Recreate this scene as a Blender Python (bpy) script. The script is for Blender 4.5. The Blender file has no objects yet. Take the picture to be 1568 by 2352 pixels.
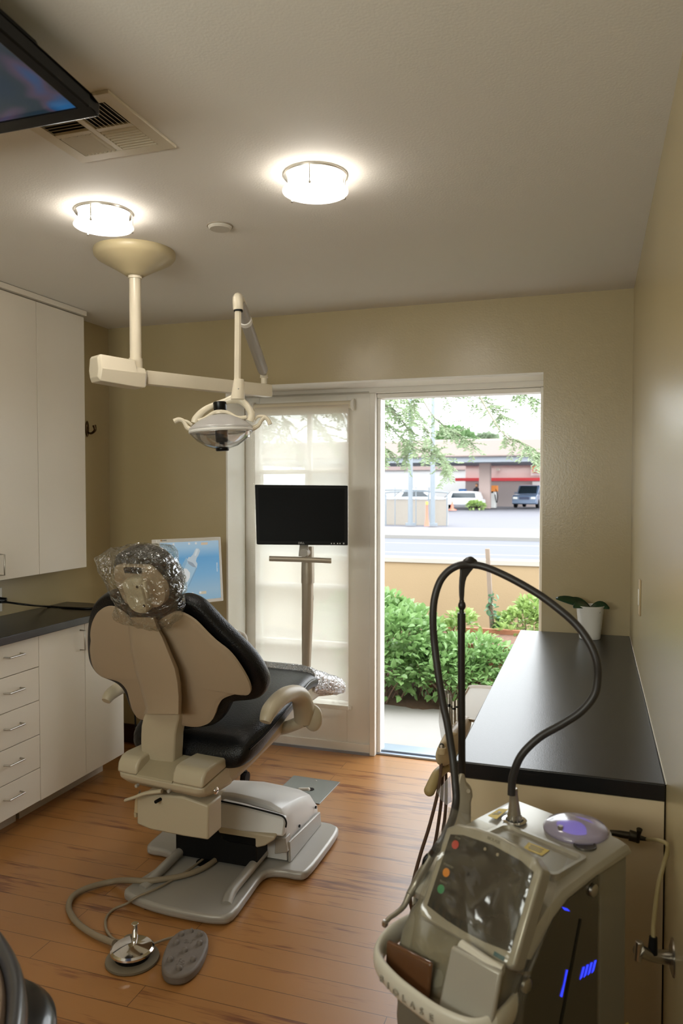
import bpy, bmesh, math, random
from mathutils import Vector, Matrix, Euler, noise as mnoise
random.seed(7)
sc = bpy.context.scene
V = Vector
# ------------------------------------------------------------------ camera
FPX = 1743.7
CAMP = V((0, 0, 1.5))
RGT = V((0.94937, 0.31414, 0.0)); FWD = V((-0.3140, 0.94890, -0.0321)).normalized()
RGT = (RGT - FWD * RGT.dot(FWD)).normalized(); UPV = RGT.cross(FWD).normalized()
cd = bpy.data.cameras.new('camera'); cam = bpy.data.objects.new('camera', cd); sc.collection.objects.link(cam)
cd.sensor_fit = 'HORIZONTAL'; cd.sensor_width = 24.0; cd.lens = 24.0 * FPX / 1568
m = Matrix((RGT, UPV, -FWD)).transposed().to_4x4(); m.translation = CAMP
cam.matrix_world = m; cd.clip_end = 500; cd.clip_start = 0.05
cd.dof.use_dof = True; cd.dof.focus_distance = 2.9; cd.dof.aperture_fstop = 4.5
sc.camera = cam
# ------------------------------------------------------------------ world, light, exposure
w = bpy.data.worlds.new('sky'); sc.world = w; w.use_nodes = True
bg = w.node_tree.nodes['Background']; bg.inputs[0].default_value = (0.93, 0.97, 1.0, 1); bg.inputs[1].default_value = 3.3
sd = bpy.data.lights.new('sun', 'SUN'); sun = bpy.data.objects.new('sun', sd); sc.collection.objects.link(sun)
sd.energy = 0.3; sd.angle = math.radians(50); sd.color = (1, .97, .92)
sun.rotation_euler = (math.radians(28), math.radians(20), 0)
vs = sc.view_settings
vs.view_transform = 'Standard'; vs.look = 'None'; vs.exposure = 0.86; vs.gamma = 1.0; vs.use_curve_mapping = False
LAMP_E = 40.0
ad_ = bpy.data.lights.new('added_fill_light', 'AREA'); fill_lamp = bpy.data.objects.new('added_fill_light', ad_); sc.collection.objects.link(fill_lamp)  # added fill light behind the camera
ad_.shape = 'RECTANGLE'; ad_.size = 1.6; ad_.size_y = .8; ad_.energy = 36; ad_.color = (.97, 1, .93)
fill_lamp.location = (-1.3, -.80, 1.75); fill_lamp.rotation_euler = (math.radians(128), 0, 0)

def ray(px, py):
    return RGT * ((px - 784) / FPX) + UPV * ((1176 - py) / FPX) + FWD
def at(px, py, Y):
    r = ray(px, py); return CAMP + r * (Y / r.y)
def atx(px, py, X):
    r = ray(px, py); return CAMP + r * (X / r.x)
def atz(px, py, z):
    r = ray(px, py); return CAMP + r * ((z - 1.5) / r.z)
def atd(px, py, d):
    return CAMP + ray(px, py) * d

# ------------------------------------------------------------------ materials
def lin(h):
    if isinstance(h, str): h = [int(h[i:i + 2], 16) for i in (0, 2, 4)]
    return tuple(((c / 255) / 12.92 if c / 255 <= .04045 else ((c / 255 + .055) / 1.055) ** 2.4) for c in h) + (1,)
MATS = {}
def mat(name, col, rough=.5, metal=0, spec=.5, coat=0, noise=0, nscale=8, bump=0, bscale=60, trans=0, emit=None, es=1, alpha=1, sheen=0, stretch=(1, 1, 1), ior=1.45, coatr=.1):
    if name in MATS: return MATS[name]
    mt = bpy.data.materials.new(name); mt.use_nodes = True; nt = mt.node_tree; b = nt.nodes['Principled BSDF']
    c = lin(col); b.inputs['Base Color'].default_value = c
    b.inputs['Roughness'].default_value = rough; b.inputs['Metallic'].default_value = metal
    b.inputs['Specular IOR Level'].default_value = spec; b.inputs['Coat Weight'].default_value = coat; b.inputs['Coat Roughness'].default_value = coatr
    b.inputs['Transmission Weight'].default_value = trans; b.inputs['Alpha'].default_value = alpha; b.inputs['IOR'].default_value = ior
    tc = nt.nodes.new('ShaderNodeTexCoord'); mp = nt.nodes.new('ShaderNodeMapping'); nt.links.new(tc.outputs['Object'], mp.inputs[0])
    mp.inputs['Scale'].default_value = stretch
    n = nt.nodes.new('ShaderNodeTexNoise'); n.inputs['Scale'].default_value = nscale; n.inputs['Detail'].default_value = 6
    nt.links.new(mp.outputs[0], n.inputs['Vector'])
    mr = nt.nodes.new('ShaderNodeMapRange'); mr.inputs[3].default_value = 1 - max(noise, .02); mr.inputs[4].default_value = 1 + max(noise, .02)
    nt.links.new(n.outputs[0], mr.inputs[0])
    mx = nt.nodes.new('ShaderNodeVectorMath'); mx.operation = 'SCALE'; mx.inputs[0].default_value = c[:3]; nt.links.new(mr.outputs[0], mx.inputs['Scale'])
    nt.links.new(mx.outputs[0], b.inputs['Base Color'])
    if bump:
        n2 = nt.nodes.new('ShaderNodeTexNoise'); n2.inputs['Scale'].default_value = bscale; n2.inputs['Detail'].default_value = 4
        nt.links.new(mp.outputs[0], n2.inputs['Vector'])
        bp = nt.nodes.new('ShaderNodeBump'); bp.inputs['Strength'].default_value = bump; bp.inputs['Distance'].default_value = .01
        nt.links.new(n2.outputs[0], bp.inputs['Height']); nt.links.new(bp.outputs[0], b.inputs['Normal'])
    if emit:
        b.inputs['Emission Color'].default_value = lin(emit); b.inputs['Emission Strength'].default_value = es
    MATS[name] = mt; return mt
def thin(name, tint, glossy=.06, rough=.03, diffuse=0.0, wrinkle=0, wscale=30, face=.3):
    """thin clear film or pane: mostly see-through, with a gloss and a little milkiness"""
    mt = bpy.data.materials.new(name); mt.use_nodes = True; nt = mt.node_tree; nt.nodes.clear()
    out = nt.nodes.new('ShaderNodeOutputMaterial'); tr = nt.nodes.new('ShaderNodeBsdfTransparent'); tr.inputs[0].default_value = lin(tint)
    gl = nt.nodes.new('ShaderNodeBsdfGlossy'); gl.inputs['Roughness'].default_value = rough
    df = nt.nodes.new('ShaderNodeBsdfTranslucent'); df.inputs[0].default_value = lin('F0F0F0')
    d2 = nt.nodes.new('ShaderNodeBsdfDiffuse'); d2.inputs[0].default_value = lin('F0F0F0')
    fr = nt.nodes.new('ShaderNodeLayerWeight'); fr.inputs[0].default_value = .35
    ma = nt.nodes.new('ShaderNodeMath'); ma.operation = 'MULTIPLY_ADD'; ma.inputs[1].default_value = face; ma.inputs[2].default_value = glossy; ma.use_clamp = True
    nt.links.new(fr.outputs['Facing'], ma.inputs[0])
    m3 = nt.nodes.new('ShaderNodeMixShader'); m3.inputs[0].default_value = .5; nt.links.new(df.outputs[0], m3.inputs[1]); nt.links.new(d2.outputs[0], m3.inputs[2])
    m1 = nt.nodes.new('ShaderNodeMixShader'); m1.inputs[0].default_value = diffuse; nt.links.new(tr.outputs[0], m1.inputs[1]); nt.links.new(m3.outputs[0], m1.inputs[2])
    m2 = nt.nodes.new('ShaderNodeMixShader'); nt.links.new(ma.outputs[0], m2.inputs[0]); nt.links.new(m1.outputs[0], m2.inputs[1]); nt.links.new(gl.outputs[0], m2.inputs[2])
    if wrinkle:
        tc = nt.nodes.new('ShaderNodeTexCoord'); n2 = nt.nodes.new('ShaderNodeTexNoise'); n2.inputs['Scale'].default_value = wscale; n2.inputs['Distortion'].default_value = 1.5
        nt.links.new(tc.outputs['Object'], n2.inputs['Vector'])
        bp = nt.nodes.new('ShaderNodeBump'); bp.inputs['Strength'].default_value = wrinkle; bp.inputs['Distance'].default_value = .02
        nt.links.new(n2.outputs[0], bp.inputs['Height'])
        for q in (gl, fr): nt.links.new(bp.outputs[0], q.inputs['Normal'])
    nt.links.new(m2.outputs[0], out.inputs[0]); return mt

def wood_floor():
    mt = bpy.data.materials.new('bamboo_planks'); mt.use_nodes = True; nt = mt.node_tree; b = nt.nodes['Principled BSDF']; L = nt.links.new
    tc = nt.nodes.new('ShaderNodeTexCoord')
    br = nt.nodes.new('ShaderNodeTexBrick'); L(tc.outputs['Object'], br.inputs['Vector'])
    br.inputs['Scale'].default_value = 1; br.inputs['Brick Width'].default_value = 1.15; br.inputs['Row Height'].default_value = .098
    br.inputs['Mortar Size'].default_value = .0011; br.inputs['Mortar Smooth'].default_value = .2; br.offset = .37
    br.inputs['Color1'].default_value = (0, 0, 0, 1); br.inputs['Color2'].default_value = (1, 1, 1, 1); br.inputs['Mortar'].default_value = (.5, .5, .5, 1)
    def nz(sx, sy, sc_, det, dist=0):
        mp = nt.nodes.new('ShaderNodeMapping'); mp.inputs['Scale'].default_value = (sx, sy, 1); L(tc.outputs['Object'], mp.inputs[0])
        n = nt.nodes.new('ShaderNodeTexNoise'); n.inputs['Scale'].default_value = sc_; n.inputs['Detail'].default_value = det; n.inputs['Distortion'].default_value = dist
        ad = nt.nodes.new('ShaderNodeVectorMath'); ad.operation = 'ADD'; L(mp.outputs[0], ad.inputs[0]); L(br.outputs['Color'], ad.inputs[1]); L(ad.outputs[0], n.inputs['Vector']); return n
    n1 = nz(1.2, 14, 3.0, 8, .4); n2 = nz(3, 70, 4.0, 6, .2); n3 = nz(1.5, 9, 2.0, 3)
    a = nt.nodes.new('ShaderNodeMath'); a.operation = 'MULTIPLY_ADD'; L(n1.outputs[0], a.inputs[0]); a.inputs[1].default_value = .55
    a2 = nt.nodes.new('ShaderNodeMath'); a2.operation = 'MULTIPLY_ADD'; L(n2.outputs[0], a2.inputs[0]); a2.inputs[1].default_value = .42; L(a2.outputs[0], a.inputs[2])
    L(n3.outputs[0], a2.inputs[2]); 
    a3 = nt.nodes.new('ShaderNodeMath'); a3.operation = 'MULTIPLY_ADD'; a3.inputs[1].default_value = .24; L(br.outputs['Color'], a3.inputs[0]); L(a.outputs[0], a3.inputs[2])
    cr = nt.nodes.new('ShaderNodeValToRGB'); L(a3.outputs[0], cr.inputs[0])
    e = cr.color_ramp.elements; e[0].position = .70; e[0].color = lin('542A12'); e[1].position = 1.02 - .02; e[1].color = lin('A2713F')
    q = cr.color_ramp.elements.new(.88); q.color = lin('7E4C28')
    mm = nt.nodes.new('ShaderNodeMix'); mm.data_type = 'RGBA'; L(br.outputs['Fac'], mm.inputs[0]); L(cr.outputs[0], mm.inputs[6]); mm.inputs[7].default_value = lin('4A2A14')
    L(mm.outputs[2], b.inputs['Base Color']); b.inputs['Roughness'].default_value = .36; b.inputs['Specular IOR Level'].default_value = .5
    b.inputs['Coat Weight'].default_value = .25; b.inputs['Coat Roughness'].default_value = .3
    bp = nt.nodes.new('ShaderNodeBump'); bp.inputs['Strength'].default_value = .12; bp.inputs['Distance'].default_value = .002; L(a3.outputs[0], bp.inputs['Height']); L(bp.outputs[0], b.inputs['Normal'])
    return mt

PAINT = mat('olive_tan_paint', 'AC9C76', .27, spec=1.0, noise=.03, nscale=2, bump=.05, bscale=120)
CEIL = mat('ceiling_paint', 'D9D5CC', .75, noise=.02, nscale=2, bump=.08, bscale=150)
TRIM = mat('white_trim_paint', 'E6E2DA', .35, noise=.02, bump=.03, bscale=90)
CABW = mat('white_laminate', 'DDD5C7', .33, noise=.015, nscale=3)
CABC = mat('toe_kick_laminate', 'B9AD9A', .5)  # darker laminate, used for the toe kicks only
BLK = mat('black_solid_surface', '101216', .29, spec=.75, noise=.25, nscale=5, bump=.05, bscale=260)
STEEL = mat('brushed_steel', 'B8B4AC', .28, 1, noise=.05, nscale=40)
CHROME = mat('chrome', 'E8E8EA', .08, 1)
LEATH = mat('black_upholstery', '08090C', .33, spec=.42, bump=.25, bscale=220, noise=.2)
TAN = mat('tan_plastic_shell', '9E8C75', .42, spec=.4, noise=.015, nscale=4)
TANL = mat('light_tan_plastic', 'B8AD95', .38, noise=.015)
CREAM = mat('cream_enamel', 'D6CCB6', .28, noise=.015)
GREYP = mat('grey_beige_enamel', 'A09A90', .35, noise=.02)
SILV = mat('silver_grey_paint', 'CDCCCA', .36, metal=.0, noise=.02)
BLKP = mat('black_plastic', '070708', .3, spec=.3, noise=.1)
BLKM = mat('matt_black_plastic', '0B0B0C', .55, spec=.25, noise=.1)
BEIGE = mat('beige_plastic', 'B9A684', .42, noise=.02)
HOSE = mat('dark_grey_rubber_hose', '2A2725', .42, noise=.08)
HOSET = mat('taupe_rubber_hose', '6E6254', .5, noise=.05)
FLOORM = wood_floor()

# ------------------------------------------------------------------ mesh helpers
class MB:
    def __init__(s): s.b = bmesh.new()
    def box(s, c, d, rot=None):
        r = bmesh.ops.create_cube(s.b, size=1)['verts']
        M = Matrix.Translation(V(c)) @ (rot.to_4x4() if rot else Matrix.Identity(4)) @ Matrix.Diagonal(V(d)).to_4x4()
        bmesh.ops.transform(s.b, matrix=M, verts=r); return s
    def bb(s, a, b):
        a = V(a); b = V(b); return s.box((a + b) / 2, [abs(q) for q in (b - a)])
    def cyl(s, p0, p1, r0, r1=None, n=24, caps=True):
        p0 = V(p0); p1 = V(p1); r1 = r0 if r1 is None else r1; d = p1 - p0
        q = d.to_track_quat('Z', 'Y').to_matrix().to_4x4()
        r = bmesh.ops.create_cone(s.b, cap_ends=caps, segments=n, radius1=r0, radius2=r1, depth=d.length)['verts']
        bmesh.ops.transform(s.b, matrix=Matrix.Translation((p0 + p1) / 2) @ q, verts=r); return s
    def sph(s, c, r, sc_=(1, 1, 1), n=16, rot=None):
        v = bmesh.ops.create_uvsphere(s.b, u_segments=n * 2, v_segments=n, radius=r)['verts']
        bmesh.ops.transform(s.b, matrix=Matrix.Translation(V(c)) @ (rot.to_4x4() if rot else Matrix.Identity(4)) @ Matrix.Diagonal(V(sc_)).to_4x4(), verts=v); return s
    def lathe(s, prof, c=(0, 0, 0), axis=(0, 0, 1), n=40):
        c = V(c); q = V(axis).to_track_quat('Z', 'Y').to_matrix(); rings = []
        for r, z in prof:
            if r < 1e-6: rings.append([s.b.verts.new(c + q @ V((0, 0, z)))])
            else: rings.append([s.b.verts.new(c + q @ V((r * math.cos(2 * math.pi * i / n), r * math.sin(2 * math.pi * i / n), z))) for i in range(n)])
        for A, B in zip(rings, rings[1:]):
            for i in range(n):
                j = (i + 1) % n
                f = [A[i % len(A)], A[j % len(A)], B[j % len(B)], B[i % len(B)]]
                f = list(dict.fromkeys(f))
                if len(f) > 2:
                    try: s.b.faces.new(f)
                    except ValueError: pass
        return s
    def loft(s, rings, cap=True, closed=True):
        R = [[s.b.verts.new(p) for p in r] for r in rings]
        for A, B in zip(R, R[1:]):
            n = len(A)
            for i in range(n if closed else n - 1):
                j = (i + 1) % n; s.b.faces.new((A[i], A[j], B[j], B[i]))
        if cap and closed:
            s.b.faces.new(R[0][::-1]); s.b.faces.new(R[-1])
        return s
    def tube(s, pts, r, n=12, smooth=6, rad=None, flat=None, up=(0, 0, 1)):
        """round tube through points; rad: radius per point; flat: (ry) squash of the section"""
        P = [V(p) for p in pts]; RD = rad or [r] * len(P)
        if smooth > 1 and len(P) > 2:
            Q = []; QR = []
            for i in range(len(P) - 1):
                a = P[max(i - 1, 0)]; b = P[i]; c = P[i + 1]; d = P[min(i + 2, len(P) - 1)]
                for k in range(smooth):
                    t = k / smooth
                    Q.append(.5 * ((2 * b) + (c - a) * t + (2 * a - 5 * b + 4 * c - d) * t * t + (3 * b - a - 3 * c + d) * t ** 3)); QR.append(RD[i] * (1 - t) + RD[i + 1] * t)
            Q.append(P[-1]); QR.append(RD[-1]); P = Q; RD = QR
        rings = []; u = V(up)
        for i, p in enumerate(P):
            t = (P[min(i + 1, len(P) - 1)] - P[max(i - 1, 0)]).normalized()
            x = t.cross(u)
            if x.length < .05: x = t.cross(V((1, 0, .3)))
            x.normalize(); y = x.cross(t).normalized(); u = y
            fy = 1 if flat is None else flat
            rings.append([p + x * (RD[i] * math.cos(2 * math.pi * k / n)) + y * (RD[i] * fy * math.sin(2 * math.pi * k / n)) for k in range(n)])
        return s.loft(rings)
    def prism(s, poly, off):
        """poly: list of 3-D points; off: extrusion vector"""
        off = V(off); A = [s.b.verts.new(V(p)) for p in poly]; B = [s.b.verts.new(V(p) + off) for p in poly]; n = len(A)
        s.b.faces.new(A); s.b.faces.new(B[::-1])
        for i in range(n): s.b.faces.new((A[i], B[i], B[(i + 1) % n], A[(i + 1) % n]))
        return s
    def quad(s, a, b, c, d):
        s.b.faces.new([s.b.verts.new(V(p)) for p in (a, b, c, d)]); return s
    def pillow(s, outline, center, wdir, back, front, rings=8, curve=None, n=1):
        """closed outline (3-D points) swelled to both sides: back/front(t) give the offset along wdir at radial t (1 = rim)"""
        c = V(center); O = [V(p) for p in outline]; wd = V(wdir)
        def P(p, t, o):
            q = c + (p - c) * t; q = q + wd * o
            if curve: q = q + wd * curve(q)
            return q
        loops = []
        ts = [math.sin(math.pi / 2 * (i / rings)) for i in range(1, rings + 1)]
        top = s.b.verts.new(P(c, 0, back(0))); 
        for t in ts: loops.append([s.b.verts.new(P(p, t, back(t))) for p in O])
        lb = []
        for t in ts[::-1]: lb.append([s.b.verts.new(P(p, t, front(t))) for p in O])
        bot = s.b.verts.new(P(c, 0, front(0)))
        allr = loops + lb; N = len(O)
        for A, B in zip(allr, allr[1:]):
            for i in range(N): s.b.faces.new((A[i], A[(i + 1) % N], B[(i + 1) % N], B[i]))
        for i in range(N):
            s.b.faces.new((top, allr[0][(i + 1) % N], allr[0][i])); s.b.faces.new((bot, allr[-1][i], allr[-1][(i + 1) % N]))
        return s

def smoothpoly(pts, k=4, closed=True):
    P = [V(p) for p in pts]; n = len(P); Q = []
    for i in range(n if closed else n - 1):
        a, b, c, d = (P[(i - 1) % n], P[i], P[(i + 1) % n], P[(i + 2) % n]) if closed else (P[max(i - 1, 0)], P[i], P[i + 1], P[min(i + 2, n - 1)])
        for j in range(k):
            t = j / k
            Q.append(.5 * ((2 * b) + (c - a) * t + (2 * a - 5 * b + 4 * c - d) * t * t + (3 * b - a - 3 * c + d) * t ** 3))
    if not closed: Q.append(P[-1])
    return Q

COL = sc.collection
def thing(name, loc, label, cat, group=None):
    o = bpy.data.objects.new(name, None); COL.objects.link(o); o.location = V(loc); o.empty_display_size = .05
    o['label'] = label; o['category'] = cat
    if group: o['group'] = group
    return o
def wloc(o):
    p = V((0, 0, 0))
    while o: p += o.location; o = o.parent
    return p
def obj(name, mb, mt, parent=None, label=None, cat=None, group=None, kind=None, bevel=0, sub=0, smooth=True, seg=2, ang=35, solid=0):
    b = mb.b; bmesh.ops.remove_doubles(b, verts=b.verts, dist=1e-6); bmesh.ops.recalc_face_normals(b, faces=b.faces)
    xs = [v.co for v in b.verts]
    o0 = V(((min(v.x for v in xs) + max(v.x for v in xs)) / 2, (min(v.y for v in xs) + max(v.y for v in xs)) / 2, min(v.z for v in xs)))
    bmesh.ops.translate(b, verts=b.verts, vec=-o0)
    me = bpy.data.meshes.new(name); b.to_mesh(me); b.free()
    me.materials.append(mt)
    if smooth:
        me.polygons.foreach_set('use_smooth', [True] * len(me.polygons))
        if not sub: me.set_sharp_from_angle(angle=math.radians(ang))
    o = bpy.data.objects.new(name, me); COL.objects.link(o); o.parent = parent
    o.location = o0 - (wloc(parent) if parent else V((0, 0, 0)))
    if solid:
        q = o.modifiers.new('solid', 'SOLIDIFY'); q.thickness = solid; q.offset = 0
    if bevel:
        q = o.modifiers.new('bevel', 'BEVEL'); q.width = bevel; q.segments = seg; q.limit_method = 'ANGLE'; q.angle_limit = math.radians(32); q.harden_normals = False
    if sub:
        q = o.modifiers.new('sub', 'SUBSURF'); q.levels = sub; q.render_levels = sub
    if label: o['label'] = label
    if cat: o['category'] = cat
    if group: o['group'] = group
    if kind: o['kind'] = kind
    return o
def struct(name, mb, mt, parent=None, **k):
    return obj(name, mb, mt, parent, kind=None if parent else 'structure', **k)
def copy_thing(src, delta, label=None):
    c = src.copy(); COL.objects.link(c); c.location = src.location + V(delta)
    if label: c['label'] = label
    for ch in src.children:
        d = ch.copy(); COL.objects.link(d); d.parent = c
        for g in ch.children:
            e = g.copy(); COL.objects.link(e); e.parent = d
    return c
def text(name, s, size, M, mt, parent, ext=.0004, align='CENTER', bold=0):
    """lettering as a real mesh: M places local x (reading direction), y (up), z (out)"""
    cu = bpy.data.curves.new(name, 'FONT'); cu.body = s; cu.size = size; cu.extrude = ext; cu.align_x = align; cu.align_y = 'CENTER'; cu.offset = bold
    t = bpy.data.objects.new(name, cu); COL.objects.link(t)
    bpy.context.view_layer.update()
    me = bpy.data.meshes.new_from_object(t.evaluated_get(bpy.context.evaluated_depsgraph_get()))
    bpy.data.objects.remove(t); me.transform(M)
    me.transform(Matrix.Translation(-wloc(parent))); me.materials.clear(); me.materials.append(mt)
    o = bpy.data.objects.new(name, me); COL.objects.link(o); o.parent = parent; return o
def frame(o, x, y, z=None):
    x = V(x).normalized(); y = V(y); y = (y - x * y.dot(x)).normalized(); z = x.cross(y)
    M = Matrix((x, y, z)).transposed().to_4x4(); M.translation = V(o); return M

# ------------------------------------------------------------------ room
XL, XR, YB, YF, ZC = -2.70, .172, 3.818, -.9, 2.429
YT = 4.10       # line of the door threshold
OX0, OX1, OZ = at(521, 1150, YB).x, -.233, 2.055
struct('floor', MB().bb((XL - .1, YF - .1, -.05), (XR + .1, YT, 0)), FLOORM, smooth=False)
struct('ceiling', MB().bb((XL - .1, YF - .1, ZC), (XR + .1, YB, ZC + .1)), CEIL, smooth=False)
struct('wall_left', MB().bb((XL - .1, YF - .1, 0), (XL, YB, ZC)), PAINT, smooth=False)
struct('wall_right', MB().bb((XR, YF - .1, 0), (XR + .1, YB, ZC)), PAINT, smooth=False)
struct('wall_front', MB().bb((XL, YF - .1, 0), (XR, YF, ZC)), PAINT, smooth=False)
wb = MB(); T = YB + .36
wb.bb((XL - .1, YB, 0), (OX0, T, ZC + .1)).bb((OX1, YB, 0), (XR + .3, T, ZC + .1)).bb((OX0, YB, OZ), (OX1, T, ZC + .1))
struct('wall_back', wb, PAINT, smooth=False)
struct('baseboard_left', MB().bb((XL, 3.42, 0), (XL + .014, YB, .11)), mat('dark_brown_wood', '3A2114', .4, noise=.2), bevel=.003)
struct('baseboard_back', MB().bb((XL + .014, YB - .014, 0), (OX0 - .001, YB, .11)), mat('dark_brown_wood', '3A2114'), bevel=.003)

# doorway frame: painted reveal, jambs, mullion, head
fr = MB()
FY0, FY1 = 4.035, 4.17
xm0, xm1 = at(848, 1400, FY0).x, at(864, 1400, FY0 + .03).x
xl = at(553, 1150, FY0).x
zh = at(1150, 872, FY0).z
fr.bb((OX0, FY0, OZ - .035), (OX1, FY1, OZ))
frame_ = struct('trim_1', fr, TRIM, bevel=.004)
obj('jamb', MB().bb((OX0, FY0, 0), (xl, FY1, OZ - .0355)), TRIM, frame_, bevel=.004)
obj('mullion', MB().bb((xm0, FY0, 0), (xm1, FY1, OZ - .0355)), TRIM, frame_, bevel=.004)
obj('jamb', MB().bb((OX1 - .028, FY0 + .02, 0), (OX1, FY1, OZ - .0355)), TRIM, frame_, bevel=.004)
obj('door_stop', MB().bb((xm1 + .0005, FY0 + .035, OZ - .06), (OX1 - .0285, FY1 - .002, OZ - .036)), TRIM, frame_, bevel=.003)
obj('door_stop', MB().bb((xm1 + .0005, FY0 + .04, 0), (xm1 + .02, FY1 - .002, OZ - .061)), TRIM, frame_, bevel=.003)
rv = MB()   # white painted lining of the deep reveal, head and left side
rv.bb((OX0 - .004, YB - .002, OZ - .006), (OX1 + .0, FY0, OZ + .004)).bb((OX0 - .004, YB - .002, 0), (OX0 + .006, FY0, OZ))
struct('trim_2', rv, TRIM, smooth=False)
th = MB().bb((xm1, YT - .03, 0.0), (OX1, YT + .14, .012)).bb((xm1, YT + .0, .012), (OX1, YT + .03, .022))
struct('trim_3', th, mat('aluminium_threshold', 'A9B4C4', .35, .8), bevel=.003)

# closed glazed door leaf on the left, with its roller shade
DY = FY0 + .02
dx0, dx1 = xl, xm0
gx0, gx1 = at(597, 1300, DY).x, at(797, 1300, DY).x
gz1, gz0 = at(700, 951, DY).z, at(700, 1606, DY).z
dz1 = at(700, 893, DY).z
dr = MB()
dr.bb((dx0, DY, .012), (gx0, DY + .045, dz1)).bb((gx1, DY, .012), (dx1, DY + .045, dz1)).bb((gx0, DY, gz1), (gx1, DY + .045, dz1)).bb((gx0, DY, .012), (gx1, DY + .045, gz0))
door = struct('door_1', dr, TRIM, bevel=.004)
mu = MB(); xc = at(709, 1300, DY).x
mu.bb((xc - .012, DY + .004, gz0), (xc + .012, DY + .04, gz1))
for i in range(1, 5):
    z = gz0 + (gz1 - gz0) * i / 5; mu.bb((gx0, DY + .004, z - .012), (gx1, DY + .04, z + .012))
obj('muntin', mu, TRIM, door, bevel=.003)
obj('pane', MB().bb((gx0, DY + .02, gz0), (gx1, DY + .025, gz1)), thin('clear_glass', 'F4F8F6', .04), door)
md = MB().bb((gx0 - .03, DY - .008, gz0 - .035), (gx1 + .03, DY, gz0 - .012)).bb((gx0 - .07, DY - .014, .012), (gx1 + .16, DY, .06))
obj('moulding', md, TRIM, door, bevel=.003)
struct('trim_4', MB().bb((xl, FY0 - .006, at(700, 905, FY0).z), (xm0 - .002, DY + .04, OZ - .034)), mat('door_head_weatherstrip', 'B8B4AA', .4), bevel=.003)
obj('threshold_sweep', MB().bb((dx0, DY - .02, 0), (dx1, DY, .014)), mat('aluminium_threshold', 'A9B4C4'), door)

SY = DY - .035
sx0, sx1 = at(590, 1300, SY).x, at(803, 1300, SY).x
rt = at(700, 933, SY).z
shade = thing('roller_shade', (xc, SY, rt), 'white roller shade drawn down over the glazed door, with a bead chain', 'roller shade')
obj('roller_tube', MB().cyl((sx0 - .012, SY, rt), (sx1 + .012, SY, rt), .023), CREAM, shade)
for x, s in ((sx0 - .018, -1), (sx1 + .018, 1)):
    obj('end_bracket', MB().cyl((x - .007, SY + .005, rt), (x + .007, SY + .005, rt), .033), TRIM, shade, bevel=.003)
def shade_mat():
    mt = bpy.data.materials.new('sheer_shade_fabric'); mt.use_nodes = True; nt = mt.node_tree; nt.nodes.clear(); L = nt.links.new
    out = nt.nodes.new('ShaderNodeOutputMaterial'); tr = nt.nodes.new('ShaderNodeBsdfTransparent'); tl = nt.nodes.new('ShaderNodeBsdfTranslucent'); tl.inputs[0].default_value = lin('F8F0EA')
    df = nt.nodes.new('ShaderNodeBsdfDiffuse'); df.inputs[0].default_value = lin('E2E0D6')
    a = nt.nodes.new('ShaderNodeMixShader'); a.inputs[0].default_value = .30; L(tl.outputs[0], a.inputs[1]); L(df.outputs[0], a.inputs[2])
    b = nt.nodes.new('ShaderNodeMixShader'); b.inputs[0].default_value = .74; L(tr.outputs[0], b.inputs[1]); L(a.outputs[0], b.inputs[2])
    tc = nt.nodes.new('ShaderNodeTexCoord'); wv = nt.nodes.new('ShaderNodeTexNoise'); wv.inputs['Scale'].default_value = 500; L(tc.outputs['Object'], wv.inputs['Vector'])
    mr = nt.nodes.new('ShaderNodeMapRange'); mr.inputs[3].default_value = .60; mr.inputs[4].default_value = .68; L(wv.outputs[0], mr.inputs[0]); L(mr.outputs[0], b.inputs[0])
    L(b.outputs[0], out.inputs[0]); return mt
zb = at(700, 1612, SY).z
obj('fabric', MB().bb((sx0, SY - .0235, zb), (sx1, SY - .0225, rt)), shade_mat(), shade)
obj('hem_bar', MB().bb((sx0, SY - .028, zb - .018), (sx1, SY - .018, zb + .006)), TRIM, shade, bevel=.003)
ch = MB(); cx = at(580, 1300, SY).x
for k in range(2):
    for i in range(86):
        ch.sph((cx + (.0 if k else .014), SY - .012, rt - .005 - i * .0113), .0024, n=3)
obj('bead_chain', ch, TRIM, shade, kind='stuff')

# ------------------------------------------------------------------ cabinets on the left
CX = -2.331; BY0, BYM, BY1 = 1.9, 2.762, 3.400
ZT = .848
def handle_v(p, parent, h=.095, out=.028):
    obj('handle', MB().tube([p + V((0, 0, -h / 2)), p + V((out, 0, -h / 2 + .001)), p + V((out, 0, h / 2 - .001)), p + V((0, 0, h / 2))], .0042, smooth=1), STEEL, parent, bevel=.0)
def handle_h(p, parent, h=.095, out=.028):
    obj('handle', MB().tube([p + V((0, -h / 2, 0)), p + V((out, -h / 2 + .004, 0)), p + V((out, h / 2 - .004, 0)), p + V((0, h / 2, 0))], .0042, smooth=1), STEEL, parent)
def carcass(y0, y1, name, label, x0=XL, x1=CX, z0=.10, z1=ZT, kick=True, cat='cabinet'):
    t = thing(name, ((x0 + x1) / 2, (y0 + y1) / 2, 0 if kick else z0), label, cat)
    c = MB().bb((x0 + .002, y0 + .001, z0), (x1 - .019, y1 - .001, z1 - .001))
    obj('body', c, CABW, t)
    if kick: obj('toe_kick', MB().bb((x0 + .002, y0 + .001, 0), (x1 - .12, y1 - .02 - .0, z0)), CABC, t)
    return t
dk = carcass(2.27, BYM, 'drawer_cabinet', 'white base cabinet with a stack of five drawers under the black left counter', cat='cabinet')
zs = [.852, .704, .554, .400, .250, .1115]
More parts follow.
